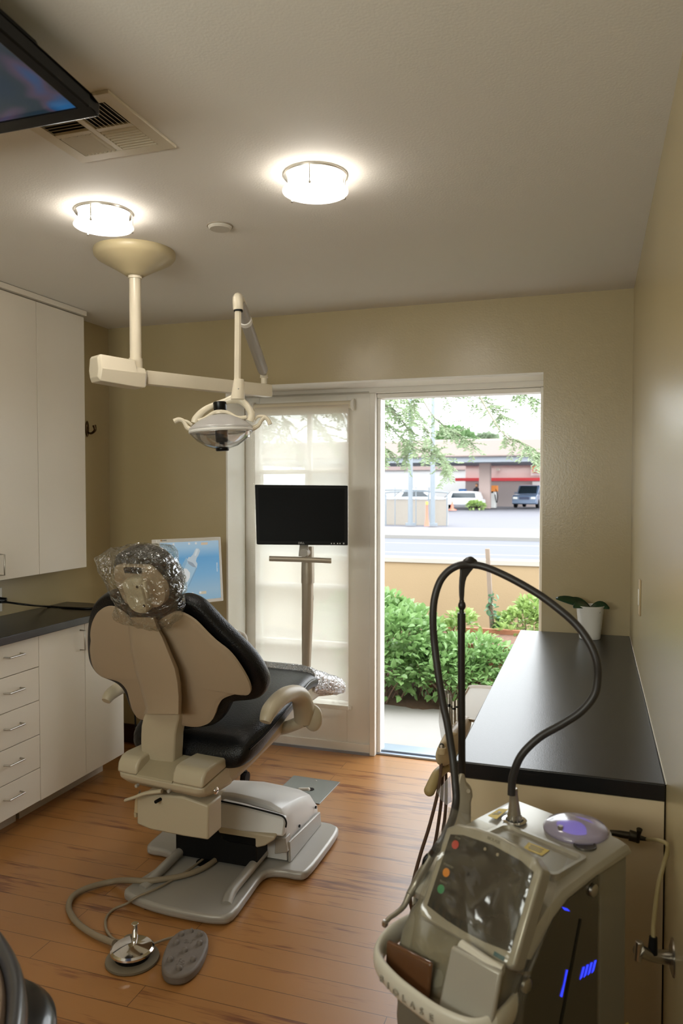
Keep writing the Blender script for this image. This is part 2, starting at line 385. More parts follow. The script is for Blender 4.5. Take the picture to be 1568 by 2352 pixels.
for i in range(5):
    d = obj('drawer', MB().bb((CX - .018, 2.27 + .0015, zs[i + 1] + .0015 - (.011 if i == 4 else 0)), (CX, BYM - .0015, zs[i] - .0015 - (.006 if i == 0 else 0))), CABW, dk, bevel=.0012)
    hp = atx(28, [1505, 1586, 1668, 1750, 1828][i], CX)
    handle_h(V((CX, hp.y, (zs[i] + zs[i + 1]) / 2 + .01)), d)
dc = carcass(BYM, BY1, 'base_cabinet', 'white two-door base cabinet beside the drawers, nearest the back wall')
ym = 3.084
for y0, y1, hy in ((BYM, ym, ym - .035), (ym, BY1, ym + .035)):
    d = obj('door', MB().bb((CX - .018, y0 + .0015, .1), (CX, y1 - .0015, ZT - .004)), CABW, dc, bevel=.0012)
    handle_v(V((CX, hy, .768)), d)
ctop = MB().bb((XL + .001, BY0, ZT), (CX + .03, BY1 + .02, ZT + .035))
obj('left_countertop', ctop, BLK, None, 'black solid worktop over the left white base cabinets', 'countertop', bevel=.003)
# wall cabinet
ux = -2.547; uz0, uz1 = 1.079, 2.40
up = thing('wall_cabinet', ((XL + ux) / 2, 2.9, uz0), 'tall white wall cabinet hung above the left counter', 'cabinet')
obj('body', MB().bb((XL + .001, 1.9, uz0 + .002), (ux - .019, 3.39, uz1)), CABW, up)
uy = 3.03
for y0, y1 in ((1.9, 2.40), (2.40, uy), (uy, 3.392)):
    d = obj('door', MB().bb((ux - .018, y0 + .0015, uz0), (ux, y1 - .0015, uz1 - .006)), CABW, up, bevel=.0012)
    if y0 == 2.40: handle_v(V((ux, atx(-1, 1297, ux).y - .0, atx(0, 1297, ux).z)), d)
obj('crown_rail', MB().bb((XL + .001, 1.9, uz1 + .001), (ux + .012, 3.40, ZC - .002)), CABW, up, bevel=.002)

# hook, outlet and cord
hk = atx(199, 985, XL)
h = thing('robe_hook', hk, 'small bronze robe hook on the wall past the wall cabinet', 'hook')
bz = mat('aged_bronze', '5B4A35', .25, 1)
obj('backplate', MB().sph(hk + V((.004, 0, 0)), .04, (.22, .34, 1.12)), bz, h)
obj('prong', MB().tube([hk + V((.008, 0, -.02)), hk + V((.03, 0, -.026)), hk + V((.055, 0, -.008)), hk + V((.05, 0, .018))], .006, rad=[.005, .006, .008, .011]), bz, h)
oo = atx(-10, 1379, XL)
t = thing('wall_outlet', oo, 'white wall outlet above the left counter at the photo edge', 'outlet')
obj('cover_plate', MB().bb(oo + V((0, -.036, -.057)), oo + V((.006, .036, .057))), TRIM, t, bevel=.002)
for dz in (-.02, .02): obj('socket', MB().cyl(oo + V((.005, 0, dz)), oo + V((.0075, 0, dz)), .016), TRIM, t)
pts = [atx(3, 1382, XL + .03), atx(14, 1383, XL + .05), atx(60, 1389, XL + .14), atz(110, 1393, ZT + .040), atz(160, 1396, ZT + .040), atz(215, 1397, ZT + .040), atz(300, 1397, ZT + .04)]
pts = pts[:6]
pts += [V((pts[5].x + .05, BY1 + .03, ZT + .040)), V((pts[5].x + .08, BY1 + .06, .6)), V((pts[5].x + .08, BY1 + .10, .02))]
t = thing('power_cord', pts[3], 'thick black power cord plugged in above and lying across the left counter', 'cord')
obj('cord', MB().tube(pts, .005), BLKP, t)
obj('plug', MB().cyl(oo + V((.006, .01, 0)), oo + V((.04, .028, -.002)), .016, .013).cyl(oo + V((.03, .024, -.002)), pts[1], .009, .006), BLKP, t, bevel=.002)

# ------------------------------------------------------------------ ceiling fittings
def lamp(cxx, cyy, label, grp=None):
    t = thing('ceiling_light', (cxx, cyy, ZC), label, 'ceiling light')
    obj('ring', MB().lathe([(.060, ZC - .004), (.094, ZC - .008), (.096, ZC - .002), (.096, ZC)], (cxx, cyy, 0)), STEEL, t)
    gm = mat('lit_opal_glass', 'FFFFFF', .3, emit='FFF7EC', es=LAMP_E)
    dome = obj('diffuser', MB().lathe([(0, ZC - .046), (.05, ZC - .046), (.074, ZC - .042), (.080, ZC - .036)], (cxx, cyy, 0)), gm, t)
    obj('diffuser_side', MB().lathe([(.080, ZC - .036), (.082, ZC - .03), (.082, ZC - .008)], (cxx, cyy, 0)), mat('lit_side_glass', 'FFFFFF', .3, emit='FFF7EC', es=LAMP_E * .26), dome)
    obj('glass_disc', MB().lathe([(0, ZC - .052), (.09, ZC - .052), (.0985, ZC - .050), (.0985, ZC - .047), (.09, ZC - .048), (0, ZC - .048)], (cxx, cyy, 0)), thin('glass_plate', 'FFFFFF', .05, diffuse=.25), t)
    for k in range(3):
        a = math.radians(40 + 120 * k); x = cxx + .0935 * math.cos(a); y = cyy + .0935 * math.sin(a)
        obj('clip', MB().cyl((x, y, ZC - .056), (x, y, ZC - .004), .0026, n=10).sph((x, y, ZC - .056), .0045, n=6), STEEL, t)
    return t
l1 = atz(724, 402, ZC); l2 = atz(238, 487, ZC)
lamp(l1.x, l1.y, 'lit round glass ceiling light, the larger one right of the duct vent', None)
lamp(l2.x, l2.y, 'lit round glass ceiling light just behind the exam-light canopy')
p = atz(505, 519, ZC)
t = thing('smoke_detector', p, 'flat round grey-white disc on the ceiling between the two lights', 'detector')
obj('cover', MB().lathe([(0, -.012), (.036, -.012), (.042, -.006), (.043, 0)], p), mat('grey_white_disc', 'B9B3A6', .5), t)
obj('base_ring', MB().lathe([(.030, -.003), (.046, -.003), (.0465, 0)], p), mat('disc_rim', '8A7F6C', .5), t)

# vent: four-way grille
vx0, vx1, vy0, vy1 = -1.385, -1.082, 1.540, 1.845
vt = thing('air_vent', ((vx0 + vx1) / 2, (vy0 + vy1) / 2, ZC), 'square white four-way air vent in the ceiling beside the television', 'vent')
VM = mat('vent_enamel', 'C9BFA9', .45)
cxv, cyv = (vx0 + vx1) / 2, (vy0 + vy1) / 2
f = MB()
f.bb((vx0, vy0, ZC - .008), (vx0 + .035, vy1, ZC)).bb((vx1 - .035, vy0, ZC - .008), (vx1, vy1, ZC)).bb((vx0 + .035, vy0, ZC - .008), (vx1 - .035, vy0 + .035, ZC)).bb((vx0 + .035, vy1 - .035, ZC - .008), (vx1 - .035, vy1, ZC))
f.bb((cxv - .009, vy0 + .035, ZC - .008), (cxv + .009, vy1 - .035, ZC)).bb((vx0 + .035, cyv - .009, ZC - .008), (cxv - .009, cyv + .009, ZC)).bb((cxv + .009, cyv - .009, ZC - .008), (vx1 - .035, cyv + .009, ZC))
obj('frame', f, VM, vt, bevel=.0015)
obj('duct_backing', MB().bb((vx0 + .03, vy0 + .03, ZC - .0025), (vx1 - .03, vy1 - .03, ZC - .0005)), mat('vent_dark', '1A1712', .8), vt)
qs = [((vx0 + .037, vy0 + .037), (cxv - .01, cyv - .01), 'y', .5), ((cxv + .01, vy0 + .037), (vx1 - .037, cyv - .01), 'x', .7), ((vx0 + .037, cyv + .01), (cxv - .01, vy1 - .037), 'x', -.6), ((cxv + .01, cyv + .01), (vx1 - .037, vy1 - .037), 'y', -.6)]
for (a, b_, ax, tilt) in qs:
    s = MB(); n = 8
    for k in range(n):
        u = (k + .5) / n
        if ax == 'x':
            x = a[0] + (b_[0] - a[0]) * u
            s.box((x, (a[1] + b_[1]) / 2, ZC - .006), (.010, b_[1] - a[1], .001), Euler((0, tilt, 0)).to_matrix())
        else:
            y = a[1] + (b_[1] - a[1]) * u
            s.box(((a[0] + b_[0]) / 2, y, ZC - .006), (b_[0] - a[0], .010, .001), Euler((tilt, 0, 0)).to_matrix())
    obj('louvre_bank', s, VM, vt)

# television under the ceiling, tilted towards the chair
tv = thing('television', (-1.45, 1.15, ZC), 'black flat television hung flat below the ceiling, showing a blue picture', 'television')
A = V((-1.018, 1.417, 2.300)); ty = V((0, -math.cos(.075), math.sin(.075) * 1.0)); tx = V((-1, 0, 0)); tz = tx.cross(ty)
if tz.z < 0: tz = -tz
TW, TH = .86, .56
def tvp(u, v, wv): return A + tx * u + ty * v + tz * wv
def tvbox(u0, u1, v0, v1, w0, w1, mb=None):
    mb = mb or MB(); return mb.prism([tvp(u0, v0, w0), tvp(u1, v0, w0), tvp(u1, v1, w0), tvp(u0, v1, w0)], tz * (w1 - w0))
bz_ = MB()
tvbox(0, TW, 0, .036, 0, .03, bz_); tvbox(0, TW, TH - .04, TH, 0, .03, bz_); tvbox(0, .03, .036, TH - .04, 0, .03, bz_); tvbox(TW - .03, TW, .036, TH - .04, 0, .03, bz_)
obj('bezel', bz_, BLKP, tv, bevel=.004)
obj('back_shell', tvbox(.012, TW - .012, .012, TH - .012, .031, .05), BLKM, tv, bevel=.01)
obj('electronics_housing', tvbox(.04, TW - .06, .14, TH - .03, .051, .082), BLKM, tv, bevel=.012)
def tv_mat():
    mt = bpy.data.materials.new('tv_picture'); mt.use_nodes = True; nt = mt.node_tree; b = nt.nodes['Principled BSDF']; L = nt.links.new
    tc = nt.nodes.new('ShaderNodeTexCoord'); n = nt.nodes.new('ShaderNodeTexNoise'); n.inputs['Scale'].default_value = 3.2; n.inputs['Detail'].default_value = 2; n.inputs['Distortion'].default_value = 1.1
    L(tc.outputs['Object'], n.inputs['Vector'])
    cr = nt.nodes.new('ShaderNodeValToRGB'); L(n.outputs[0], cr.inputs[0]); e = cr.color_ramp.elements
    e[0].position = .36; e[0].color = lin('1C3040'); e[1].position = .68; e[1].color = lin('2E6CA0')
    q = e.new(.44); q.color = lin('26343C'); q = e.new(.50); q.color = lin('4A3E50'); q = e.new(.55); q.color = lin('234B72')
    b.inputs['Base Color'].default_value = (.01, .01, .01, 1); b.inputs['Roughness'].default_value = .25
    L(cr.outputs[0], b.inputs['Emission Color']); b.inputs['Emission Strength'].default_value = .42; return mt
obj('screen', tvbox(.03, TW - .03, .036, TH - .04, .006, .012), tv_mat(), tv)
mb_ = MB().cyl((-1.46, 1.15, 2.40), (-1.46, 1.15, ZC - .0), .05).bb((-1.56, 1.05, 2.385), (-1.36, 1.25, 2.402))
obj('ceiling_mount', mb_, BLKM, tv)

# ------------------------------------------------------------------ right counter, plant, wall plate
RC0 = -.333; RY0 = 1.925; RZ = .798
obj('right_countertop', MB().bb((RC0, RY0, RZ - .042), (XR - .002, YB - .001, RZ)), BLK, None, 'long black worktop along the right wall, under the potted orchid', 'countertop', bevel=.003)
t = thing('counter_cabinet', (-.08, 2.9, 0), 'cream painted cabinet carrying the long black worktop on the right', 'cabinet')
PC = mat('cream_painted_panel', 'C8B798', .45, noise=.02)
obj('body', MB().bb((RC0 + .02, RY0 + .014, .0), (XR - .003, YB - .002, RZ - .043)), PC, t)
obj('end_panel', MB().bb((RC0 + .015, RY0 + .004, .0), (XR - .004, RY0 + .0135, RZ - .0435)), PC, t)
struct('trim_5', MB().bb((XR - .0018, RY0, RZ), (XR, YB, RZ + .004)), TRIM)

pc = atz(1354, 1469, RZ) + V((0, .03, 0)); pc.z = RZ
t = thing('potted_orchid', pc, 'small orchid leaves in a white tapered pot on the far end of the black worktop', 'plant')
obj('pot', MB().lathe([(0, .001), (.046, .001), (.048, .004), (.049, .026), (.062, .150), (.0635, .154), (.0605, .155), (.058, .150), (.050, .09), (0, .088)], pc, n=48), mat('white_ceramic', 'DCDBD6', .3, noise=.01), t)
obj('bark', MB().lathe([(0, .138), (.03, .136), (.0565, .13), (.05, .1)], pc), mat('bark_mix', '3B2A1C', .9, bump=.6, bscale=60), t)
LF = mat('orchid_leaf', '123A22', .28, coat=.3, noise=.15)
def leaf(mb, p, d, L_, w_, up=.35, droop=.5, n=8, side=None):
    d = V(d).normalized(); s_ = side or d.cross(V((0, 0, 1))).normalized(); rows = []
    for i in range(n + 1):
        u = i / n; c = V(p) + d * (L_ * u) + V((0, 0, L_ * (up * u - droop * u * u)))
        hw = w_ * math.sin(math.pi * (u * .92 + .05)) ** .7; rows.append([c - s_ * hw + V((0, 0, hw * .35)), c, c + s_ * hw + V((0, 0, hw * .35))])
    rr = [[mb.b.verts.new(q) for q in r] for r in rows]
    for a, b_ in zip(rr, rr[1:]):
        for k in range(2): mb.b.faces.new((a[k], a[k + 1], b_[k + 1], b_[k]))
for dx, dy, L_, w_, u_, dr_ in ((-1, -.15, .155, .022, .35, .08), (-.75, -.7, .10, .020, .45, .35), (1, -.1, .085, .02, .5, .45), (.8, -.75, .06, .016, .5, .7), (-1, .3, .12, .02, .5, .3)):
    lb_ = MB(); leaf(lb_, pc + V((0, 0, .140)), (dx, dy, 0), L_, w_ * 1.15, u_, dr_, side=(V((dx, dy, 0)).normalized().cross(V((0, 0, 1))) + V((0, 0, .9 if dx < 0 else -.9))).normalized())
    obj('leaf', lb_, LF, t, solid=.0022, ang=80)
a_ = atx(1471, 1372, XR)
t = thing('switch_plate', a_, 'narrow beige switch plate on the right wall above the worktop', 'switch')
obj('cover_plate', MB().bb((XR - .006, a_.y - .028, a_.z - .066), (XR, a_.y + .028, a_.z + .066)), mat('plate_beige', 'B9A27C', .4), t, bevel=.002)
obj('rocker', MB().bb((XR - .009, a_.y - .014, a_.z - .03), (XR - .0055, a_.y + .014, a_.z + .03)), TRIM, t, bevel=.002)

# ------------------------------------------------------------------ dental chair
CO = V((-1.40, 2.42, 0)); ya = math.radians(7); CU = V((math.cos(ya), -math.sin(ya), 0)); CF = V((math.sin(ya), math.cos(ya), 0)); ZZ = V((0, 0, 1))
def L(a, b, z): return CO + CU * a + CF * b + ZZ * z
rc = math.radians(22); BV = (-CF * math.sin(rc) + ZZ * math.cos(rc)); BN = (CF * math.cos(rc) + ZZ * math.sin(rc)); BP = CO + ZZ * .55
def bk(px, py, off=0.0):
    r = ray(px, py); P0 = BP + BN * off; return CAMP + r * (BN.dot(P0 - CAMP) / BN.dot(r))
def onb(px, py, b):
    r = ray(px, py); return CAMP + r * ((b - (CAMP - CO).dot(CF)) / r.dot(CF))
def curl(q):
    a = (q - BP).dot(CU); return .26 * a * a
chair = thing('dental_chair', (-1.37, 2.75, 0), 'tan and black reclining dental chair seen from behind in the middle of the room', 'dental chair')
# base plate
bp = [(-1.605, 2.37), (-1.59, 2.315), (-1.45, 2.278), (-1.29, 2.272), (-1.195, 2.283), (-1.160, 2.32), (-1.165, 2.46), (-1.172, 2.58), (-1.155, 2.625), (-1.10, 2.64), (-1.05, 2.64), (-1.018, 2.67), (-1.012, 2.85), (-1.018, 3.03), (-1.05, 3.075), (-1.12, 3.09),
      (-1.37, 3.10), (-1.62, 3.09), (-1.69, 3.075), (-1.725, 3.03), (-1.728, 2.85), (-1.722, 2.67), (-1.69, 2.64), (-1.64, 2.64), (-1.595, 2.625), (-1.577, 2.58), (-1.59, 2.46)]
base = obj('base', MB().prism([V((q.x, q.y, .006)) for q in smoothpoly([V((x, y, 0)) for x, y in bp], 3)], (0, 0, .034)), mat('warm_grey_metallic_paint', 'A39F98', .36, metal=.2, noise=.03), chair, bevel=.014, seg=4)
for x in (-1.215, -1.535):
    obj('rib', MB().tube([(x + .01 * (1 if x > -1.3 else -1), 2.36, .036), (x, 2.42, .052), (x, 2.56, .060), (x, 2.72, .066)], .019, n=16, flat=.9), mat('warm_grey_metallic_paint', 'A39F98'), base)
obj('foot_pad', MB().bb((-1.5, 2.3, 0), (-1.25, 2.9, .008)).bb((-1.68, 2.7, 0), (-1.06, 2.78, .008)).bb((-1.68, 2.95, 0), (-1.06, 3.02, .008)), BLKM, base)
obj('hose_port', MB().cyl((-1.42, 2.60, .040), (-1.42, 2.60, .043), .035), BLKM, base)
# base cover: domed box
rings = []
for y, top, sh in ((2.70, .272, .235), (2.715, .280, .243), (2.80, .268, .233), (2.93, .238, .205), (3.03, .205, .175), (3.055, .18, .15)):
    pr = [(-.245, .045), (-.242, .12), (-.236, sh - .03), (-.215, sh), (-.17, sh + (top - sh) * .55), (-.09, top - .006), (0, top), (.09, top - .006), (.17, sh + (top - sh) * .55), (.215, sh), (.236, sh - .03), (.242, .12), (.245, .045)]
    rings.append([V((-1.362 + x, y, z)) for x, z in pr])
obj('lift_cover', MB().loft(rings), SILV, chair, bevel=.006, ang=50)
obj('side_skirt', MB().prism([V((-1.114, 2.70, .04)), V((-1.114, 3.055, .04)), V((-1.117, 3.05, .098)), V((-1.117, 2.70, .122))], (.012, 0, 0)), mat('warm_grey_metallic_paint', 'A39F98'), chair, bevel=.004)
for y in (2.83, 3.02): obj('screw', MB().cyl((-1.118, y, .128), (-1.112, y, .128), .006, n=10), BLKP, chair)
# front flap of the cover and the roll under it
fl = [at(506, 1840, 2.64), at(560, 1852, 2.64), at(652, 1879, 2.64), at(655, 1890, 2.64), at(650, 1923, 2.62), at(560, 1911, 2.60), at(489, 1899, 2.60), at(500, 1860, 2.62)]
obj('lift_flap', MB().prism(fl, (0, .03, .0)), SILV, chair, bevel=.008, seg=3)
fl2 = [at(497, 1899, 2.60), at(632, 1922, 2.60), at(630, 1930, 2.60), at(608, 1944, 2.60), at(590, 1948, 2.60), at(520, 1937, 2.60), at(505, 1925, 2.60)]
obj('lower_flap', MB().prism(fl2, (0, .05, .01)), TANL, chair, bevel=.01, seg=3)
obj('cover_slot', MB().tube([at(502, 1839, 2.635), at(560, 1851, 2.635), at(630, 1869, 2.635), at(650, 1876, 2.635), at(657, 1888, 2.635), at(656, 1900, 2.635)], .0035, n=8), BLKM, chair)
obj('pump_box', MB().bb((-1.55, 2.60, .05), (-1.20, 2.75, .17)), BLKM, chair, bevel=.004)
obj('hinge_block', MB().prism([at(632, 1925, 2.68), at(655, 1926, 2.68), at(660, 1958, 2.68), at(630, 1962, 2.68)], (0, .05, 0)), GREYP, chair, bevel=.003)
# lift arm (box seen under the seat housing)
la = MB().prism([at(314, 1832, 2.30), at(360, 1826, 2.30), at(420, 1830, 2.30), at(478, 1851, 2.30), at(478, 1930, 2.30), at(420, 1921, 2.30), at(345, 1906, 2.30), at(314, 1893, 2.30)], (0, .10, .0))
obj('lift_arm', la, TANL, chair, bevel=.006)
obj('lift_arm_link', MB().prism([V((-1.50, 2.36, .33)), V((-1.50, 2.40, .42)), V((-1.50, 2.78, .26)), V((-1.50, 2.74, .16))], (.10, 0, 0)), TANL, chair, bevel=.006)
obj('lever', MB().tube([at(288, 1838, 2.26), at(310, 1831, 2.26), at(335, 1822, 2.27), at(372, 1817, 2.28)], .011, rad=[.009, .010, .012, .013], flat=.6), TANL, chair)
obj('cable_guide', MB().prism([at(310, 1838, 2.33), at(318, 1820, 2.33), at(318, 1868, 2.33), at(308, 1866, 2.33)], (-.01, .03, 0)).cyl(at(311, 1866, 2.335), at(312, 1876, 2.335), .006), BEIGE, chair)
# seat housing: lower tub, two cheeks, channel
def prof(pts, a0, a1, mb=None):
    mb = mb or MB(); return mb.prism([L(a0, b, z) for b, z in pts], CU * (a1 - a0))
tub = [(-.150, .484), (-.146, .462), (-.120, .440), (-.06, .430), (.0, .428), (.036, .4285), (.016, .480), (.008, .512)]
H1 = MB(); rings = []
for a, sx in ((-.186, .70), (-.178, .90), (-.15, 1), (.15, 1), (.172, .90), (.182, .70)):
    rings.append([L(a, b if b > -.03 else -.03 + (b + .03) * (1 - (1 - sx) * .35), .49 + (z - .49) * (sx if z < .484 else 1)) for b, z in tub])
obj('seat_housing', H1.loft(rings), TANL, chair, bevel=.008, seg=3)
ck = [(-.152, .485), (-.146, .52), (-.128, .541), (-.10, .547), (.004, .547), (.008, .513)]
obj('housing_cheek', prof(ck, .055, .183), TANL, chair, bevel=.009, seg=3)
obj('housing_cheek', prof(ck, -.187, -.098), TANL, chair, bevel=.009, seg=3)
obj('housing_channel', prof([(-.151, .484), (-.148, .490), (-.06, .528), (.0, .535), (.006, .512)], -.099, .056), mat('channel_plastic', 'A69A80', .42), chair)
for px, py in ((317, 1803), (391, 1815)):
    q = onb(px, py, -.137); obj('bolt_recess', MB().cyl(q, q - CF * .012, .006, n=14), GREYP, chair)
q = onb(378, 1830, -.10); obj('bolt_recess', MB().cyl(q, q - CF * .05, .006, n=14), BLKM, chair)
q = L(.184, -.072, .452)
bdg = obj('badge', MB().lathe([(0, .003), (.010, .003), (.0125, .0015), (.013, 0)], q, CU, 28), CHROME, chair)
text('badge_lettering', 'a-dec', .0085, frame(q + CU * .0034, CF, ZZ), mat('badge_blue', '2A2F4A', .4), chair)
# seat shell under the cushion
rings = []
for b, hw, z0, z1 in ((.009, .181, .427, .55), (.06, .190, .438, .55), (.14, .212, .474, .57), (.26, .234, .524, .61), (.38, .232, .548, .635), (.50, .212, .558, .65), (.62, .182, .562, .65), (.85, .12, .54, .59), (1.0, .10, .505, .53)):
    rings.append([L(hw * x, b, z0 + (z1 - z0) * z) for x, z in ((-1, 1), (-1, .35), (-.97, .12), (-.86, .0), (0, -.05), (.86, 0), (.97, .12), (1, .35), (1, 1))])
obj('seat_shell', MB().loft(rings), TANL, chair, ang=60)
# seat cushion with leg rest
rings = []
CUSH = ((-.018, .20, .52, .56), (-.005, .245, .498, .60), (.03, .258, .492, .635), (.07, .264, .496, .655), (.13, .268, .515, .67), (.25, .262, .562, .69), (.38, .246, .592, .705), (.50, .222, .610, .715), (.60, .198, .617, .716), (.68, .18, .612, .702), (.78, .162, .593, .668), (.90, .152, .556, .612), (1.00, .145, .526, .567), (1.035, .125, .520, .548))
for b, hw, z0, z1 in CUSH:
    n = 28; rg = []
    for k in range(n):
        t = 2 * math.pi * k / n; ca, sa = math.cos(t), math.sin(t); ex = .42
        x = math.copysign(abs(ca) ** ex, ca); z = math.copysign(abs(sa) ** .75, sa)
        dish = -.028 * (1 - min(1, abs(x)) ** 2) if (sa > 0 and -.05 < b < .65) else 0
        rg.append(L(hw * x, b, (z0 + z1) / 2 + (z1 - z0) / 2 * z + dish))
    rings.append(rg)
seat = obj('seat_cushion', MB().loft(rings), LEATH, chair, sub=1)
def cpt(row, sgn=1):
    b, hw, z0, z1 = row; return L(sgn * hw * .992, b, (z0 + z1) / 2 + (z1 - z0) * .09)
for sg_ in (1, -1):
    obj('piping', MB().tube([cpt(r, sg_) for r in CUSH[2:10]], .0045, n=8), BLKP, seat)
# back rest
OUT = [(277, 1366), (257, 1363), (239, 1367), (221, 1383), (210, 1405), (203.6, 1441), (202.7, 1477), (206, 1512), (215, 1533), (230, 1550), (250, 1559), (270.5, 1568), (288, 1586), (297, 1611), (308, 1635), (324, 1653), (350, 1668), (390, 1676), (430, 1675), (462, 1671), (489, 1666.5), (512, 1651), (525, 1624), (538, 1611), (574, 1608), (599, 1602), (610, 1587), (609, 1568), (596, 1539), (574, 1508), (543, 1477), (507, 1443), (480, 1414), (458, 1392), (436, 1379), (411, 1374), (385, 1384), (345, 1395), (300, 1385)]
SHL = [(270, 1392), (255, 1387), (239, 1390), (224, 1401), (212.5, 1423), (208, 1450), (209, 1468), (207, 1486), (210, 1512), (217, 1532.6), (235, 1550), (257, 1556), (277, 1562.5), (293, 1579.5), (299.6, 1602), (306, 1624), (317, 1642), (328.6, 1648), (350, 1652), (385, 1657), (418, 1660), (445, 1664), (467, 1663), (489, 1653), (500, 1635), (505, 1620), (516, 1602), (534, 1593), (552, 1589), (569.6, 1592), (580, 1588), (582, 1575), (574, 1553), (552, 1517), (529, 1490), (503, 1470), (480, 1445.5), (453.6, 1419), (427, 1403), (407, 1399), (385, 1408), (350, 1428), (315, 1425), (290, 1405)]
def comp(px, py, off):
    """point on the back surface allowing for its curl"""
    q = bk(px, py, off)
    for _ in range(4): q = bk(px, py, off + curl(q))
    return q - BN * curl(q)
cen = comp(372, 1540, 0)
oc = smoothpoly([comp(x - (3 if x < 330 else 0), y, .01) for x, y in OUT], 2)
obj('back_cushion', MB().pillow(oc, cen, BN, lambda t: -.006 + .0 * t if t < .995 else .006, lambda t: .062 + .012 * (1 - t * t) if t < .95 else (.05 if t < .995 else .032), rings=9, curve=curl), LEATH, chair, sub=1)
ocs = smoothpoly([comp(375 + (x - 375) * (.972 if x < 375 else .985), y + (3 if y < 1450 else 0), -.012) for x, y in SHL], 3)
c2 = comp(372, 1540, 0)
def bsh(t): return -.015 - .013 * (1 - t ** 2.5)
obj('back_shell', MB().pillow(ocs, c2, BN, lambda t: bsh(t) if t < .99 else -.013, lambda t: -.004, rings=12, curve=curl), TAN, chair, ang=60)
# spine running down into the housing
rows = [(296, 358, 1418, .040, .03), (293, 367, 1440, .047, .03), (296, 381, 1465, .055, .03), (301, 396, 1500, .060, .03), (308, 411, 1536, .064, .03), (317, 417, 1568, .068, .03), (327, 419, 1600, .074, .03), (334, 418, 1627, .082, .03), (330, 418, 1640, .088, .03)]
rings = []
for l, r, y, o, f_ in rows:
    e = (r - l) * .10
    o = o * 1.15 + .006
    rings.append([bk(l, y, -.02), bk(l + 3, y, -o + .012), bk(l + e, y, -o), bk((l + r) / 2, y, -o - .004), bk(r - e, y, -o), bk(r - 3, y, -o + .012), bk(r, y, -.02), bk((l + r) / 2, y, .0)])
rings2 = []
for l, r, s_, y, b in ((333, 409, 418, 1626, -.126), (331, 409, 419, 1638, -.122), (326, 408, 418, 1652, -.114), (322, 404, 412, 1668, -.106), (321, 400, 409, 1690, -.098), (321, 399, 408, 1715, -.090), (324, 398, 412, 1740, -.078), (330, 397, 418, 1762, -.066)):
    fl_ = onb(l, y, b); fr_ = onb(r, y, b); w_ = CF * .05
    rings2.append([fl_ + w_, fl_ + w_ * .12, fl_ + CU * .012, (fl_ + fr_) / 2 - CF * .002, fr_ - CU * .01, fr_ + w_ * .1, fr_ + w_ + CU * .004, (fl_ + fr_) / 2 + w_])
obj('back_support', MB().loft(rings2), TANL, chair, bevel=.004, ang=50)
obj('spine_cover', MB().loft(rings), TAN, chair, ang=50)
# head rest
HR = [(262, 1303), (263.5, 1286), (270, 1272), (287, 1265), (307, 1263), (329.4, 1266), (346, 1272), (363, 1284), (377, 1300), (391, 1318), (402, 1335), (407, 1350), (404, 1368), (399.6, 1384), (392, 1399), (381, 1408), (367, 1412), (346, 1412), (318, 1408), (284, 1402), (277, 1380), (270, 1350), (262, 1324)]
hc = bk(330, 1340, -.03)
head = obj('headrest_cushion', MB().pillow(smoothpoly([bk(x, y, -.03) for x, y in HR], 2), hc, BN, lambda t: -.012 if t < .95 else -.004, lambda t: .065 + .02 * (1 - t * t) if t < .95 else (.05 if t < .995 else .03), rings=7), LEATH, chair, sub=1)
HT = [(271, 1296), (300, 1295), (341, 1296), (355, 1303), (369, 1317), (383, 1334), (389, 1352), (387, 1374), (375, 1386), (362, 1389), (345, 1388), (318, 1386), (296, 1378), (283, 1352), (272, 1327)]
obj('headrest_shell', MB().pillow(smoothpoly([bk(x, y, -.042) for x, y in HT], 2), bk(330, 1340, -.042), BN, lambda t: -.020 - .012 * (1 - t * t) if t < .99 else -.008, lambda t: 0, rings=7), TAN, chair, ang=60)
ME_ = [(289, 1336), (296, 1326), (306, 1323), (318, 1323), (326, 1328), (333, 1340), (338, 1356), (344, 1378), (347, 1393), (343, 1402), (332, 1403), (318, 1398), (305, 1386), (297, 1362)]
mc = obj('headrest_bracket', MB().pillow(smoothpoly([bk(x, y, -.075) for x, y in ME_], 2), bk(320, 1365, -.075), BN, lambda t: -.022 if t < .97 else -.014, lambda t: .01, rings=4), TANL, chair, ang=60)
obj('release_lever', MB().tube([bk(331, 1336, -.10), bk(334, 1352, -.105), bk(338, 1372, -.10)], .008, rad=[.012, .008, .006], flat=.6), CREAM, mc)
for px, py in ((315, 1348), (331, 1391)): obj('bolt_hole', MB().cyl(bk(px, py, -.095), bk(px, py, -.099), .0045, n=12), BLKM, mc)
obj('shell_grip', MB().bb((-.03, -.006, -.008), (.03, .006, .008)), BLKM, chair)
sg = [o for o in chair.children if o.name.startswith('shell_grip')][0]; sg.matrix_basis = Matrix.Translation(bk(306, 1315, -.075) - chair.location) @ Matrix((CU, BN, BV)).transposed().to_4x4()
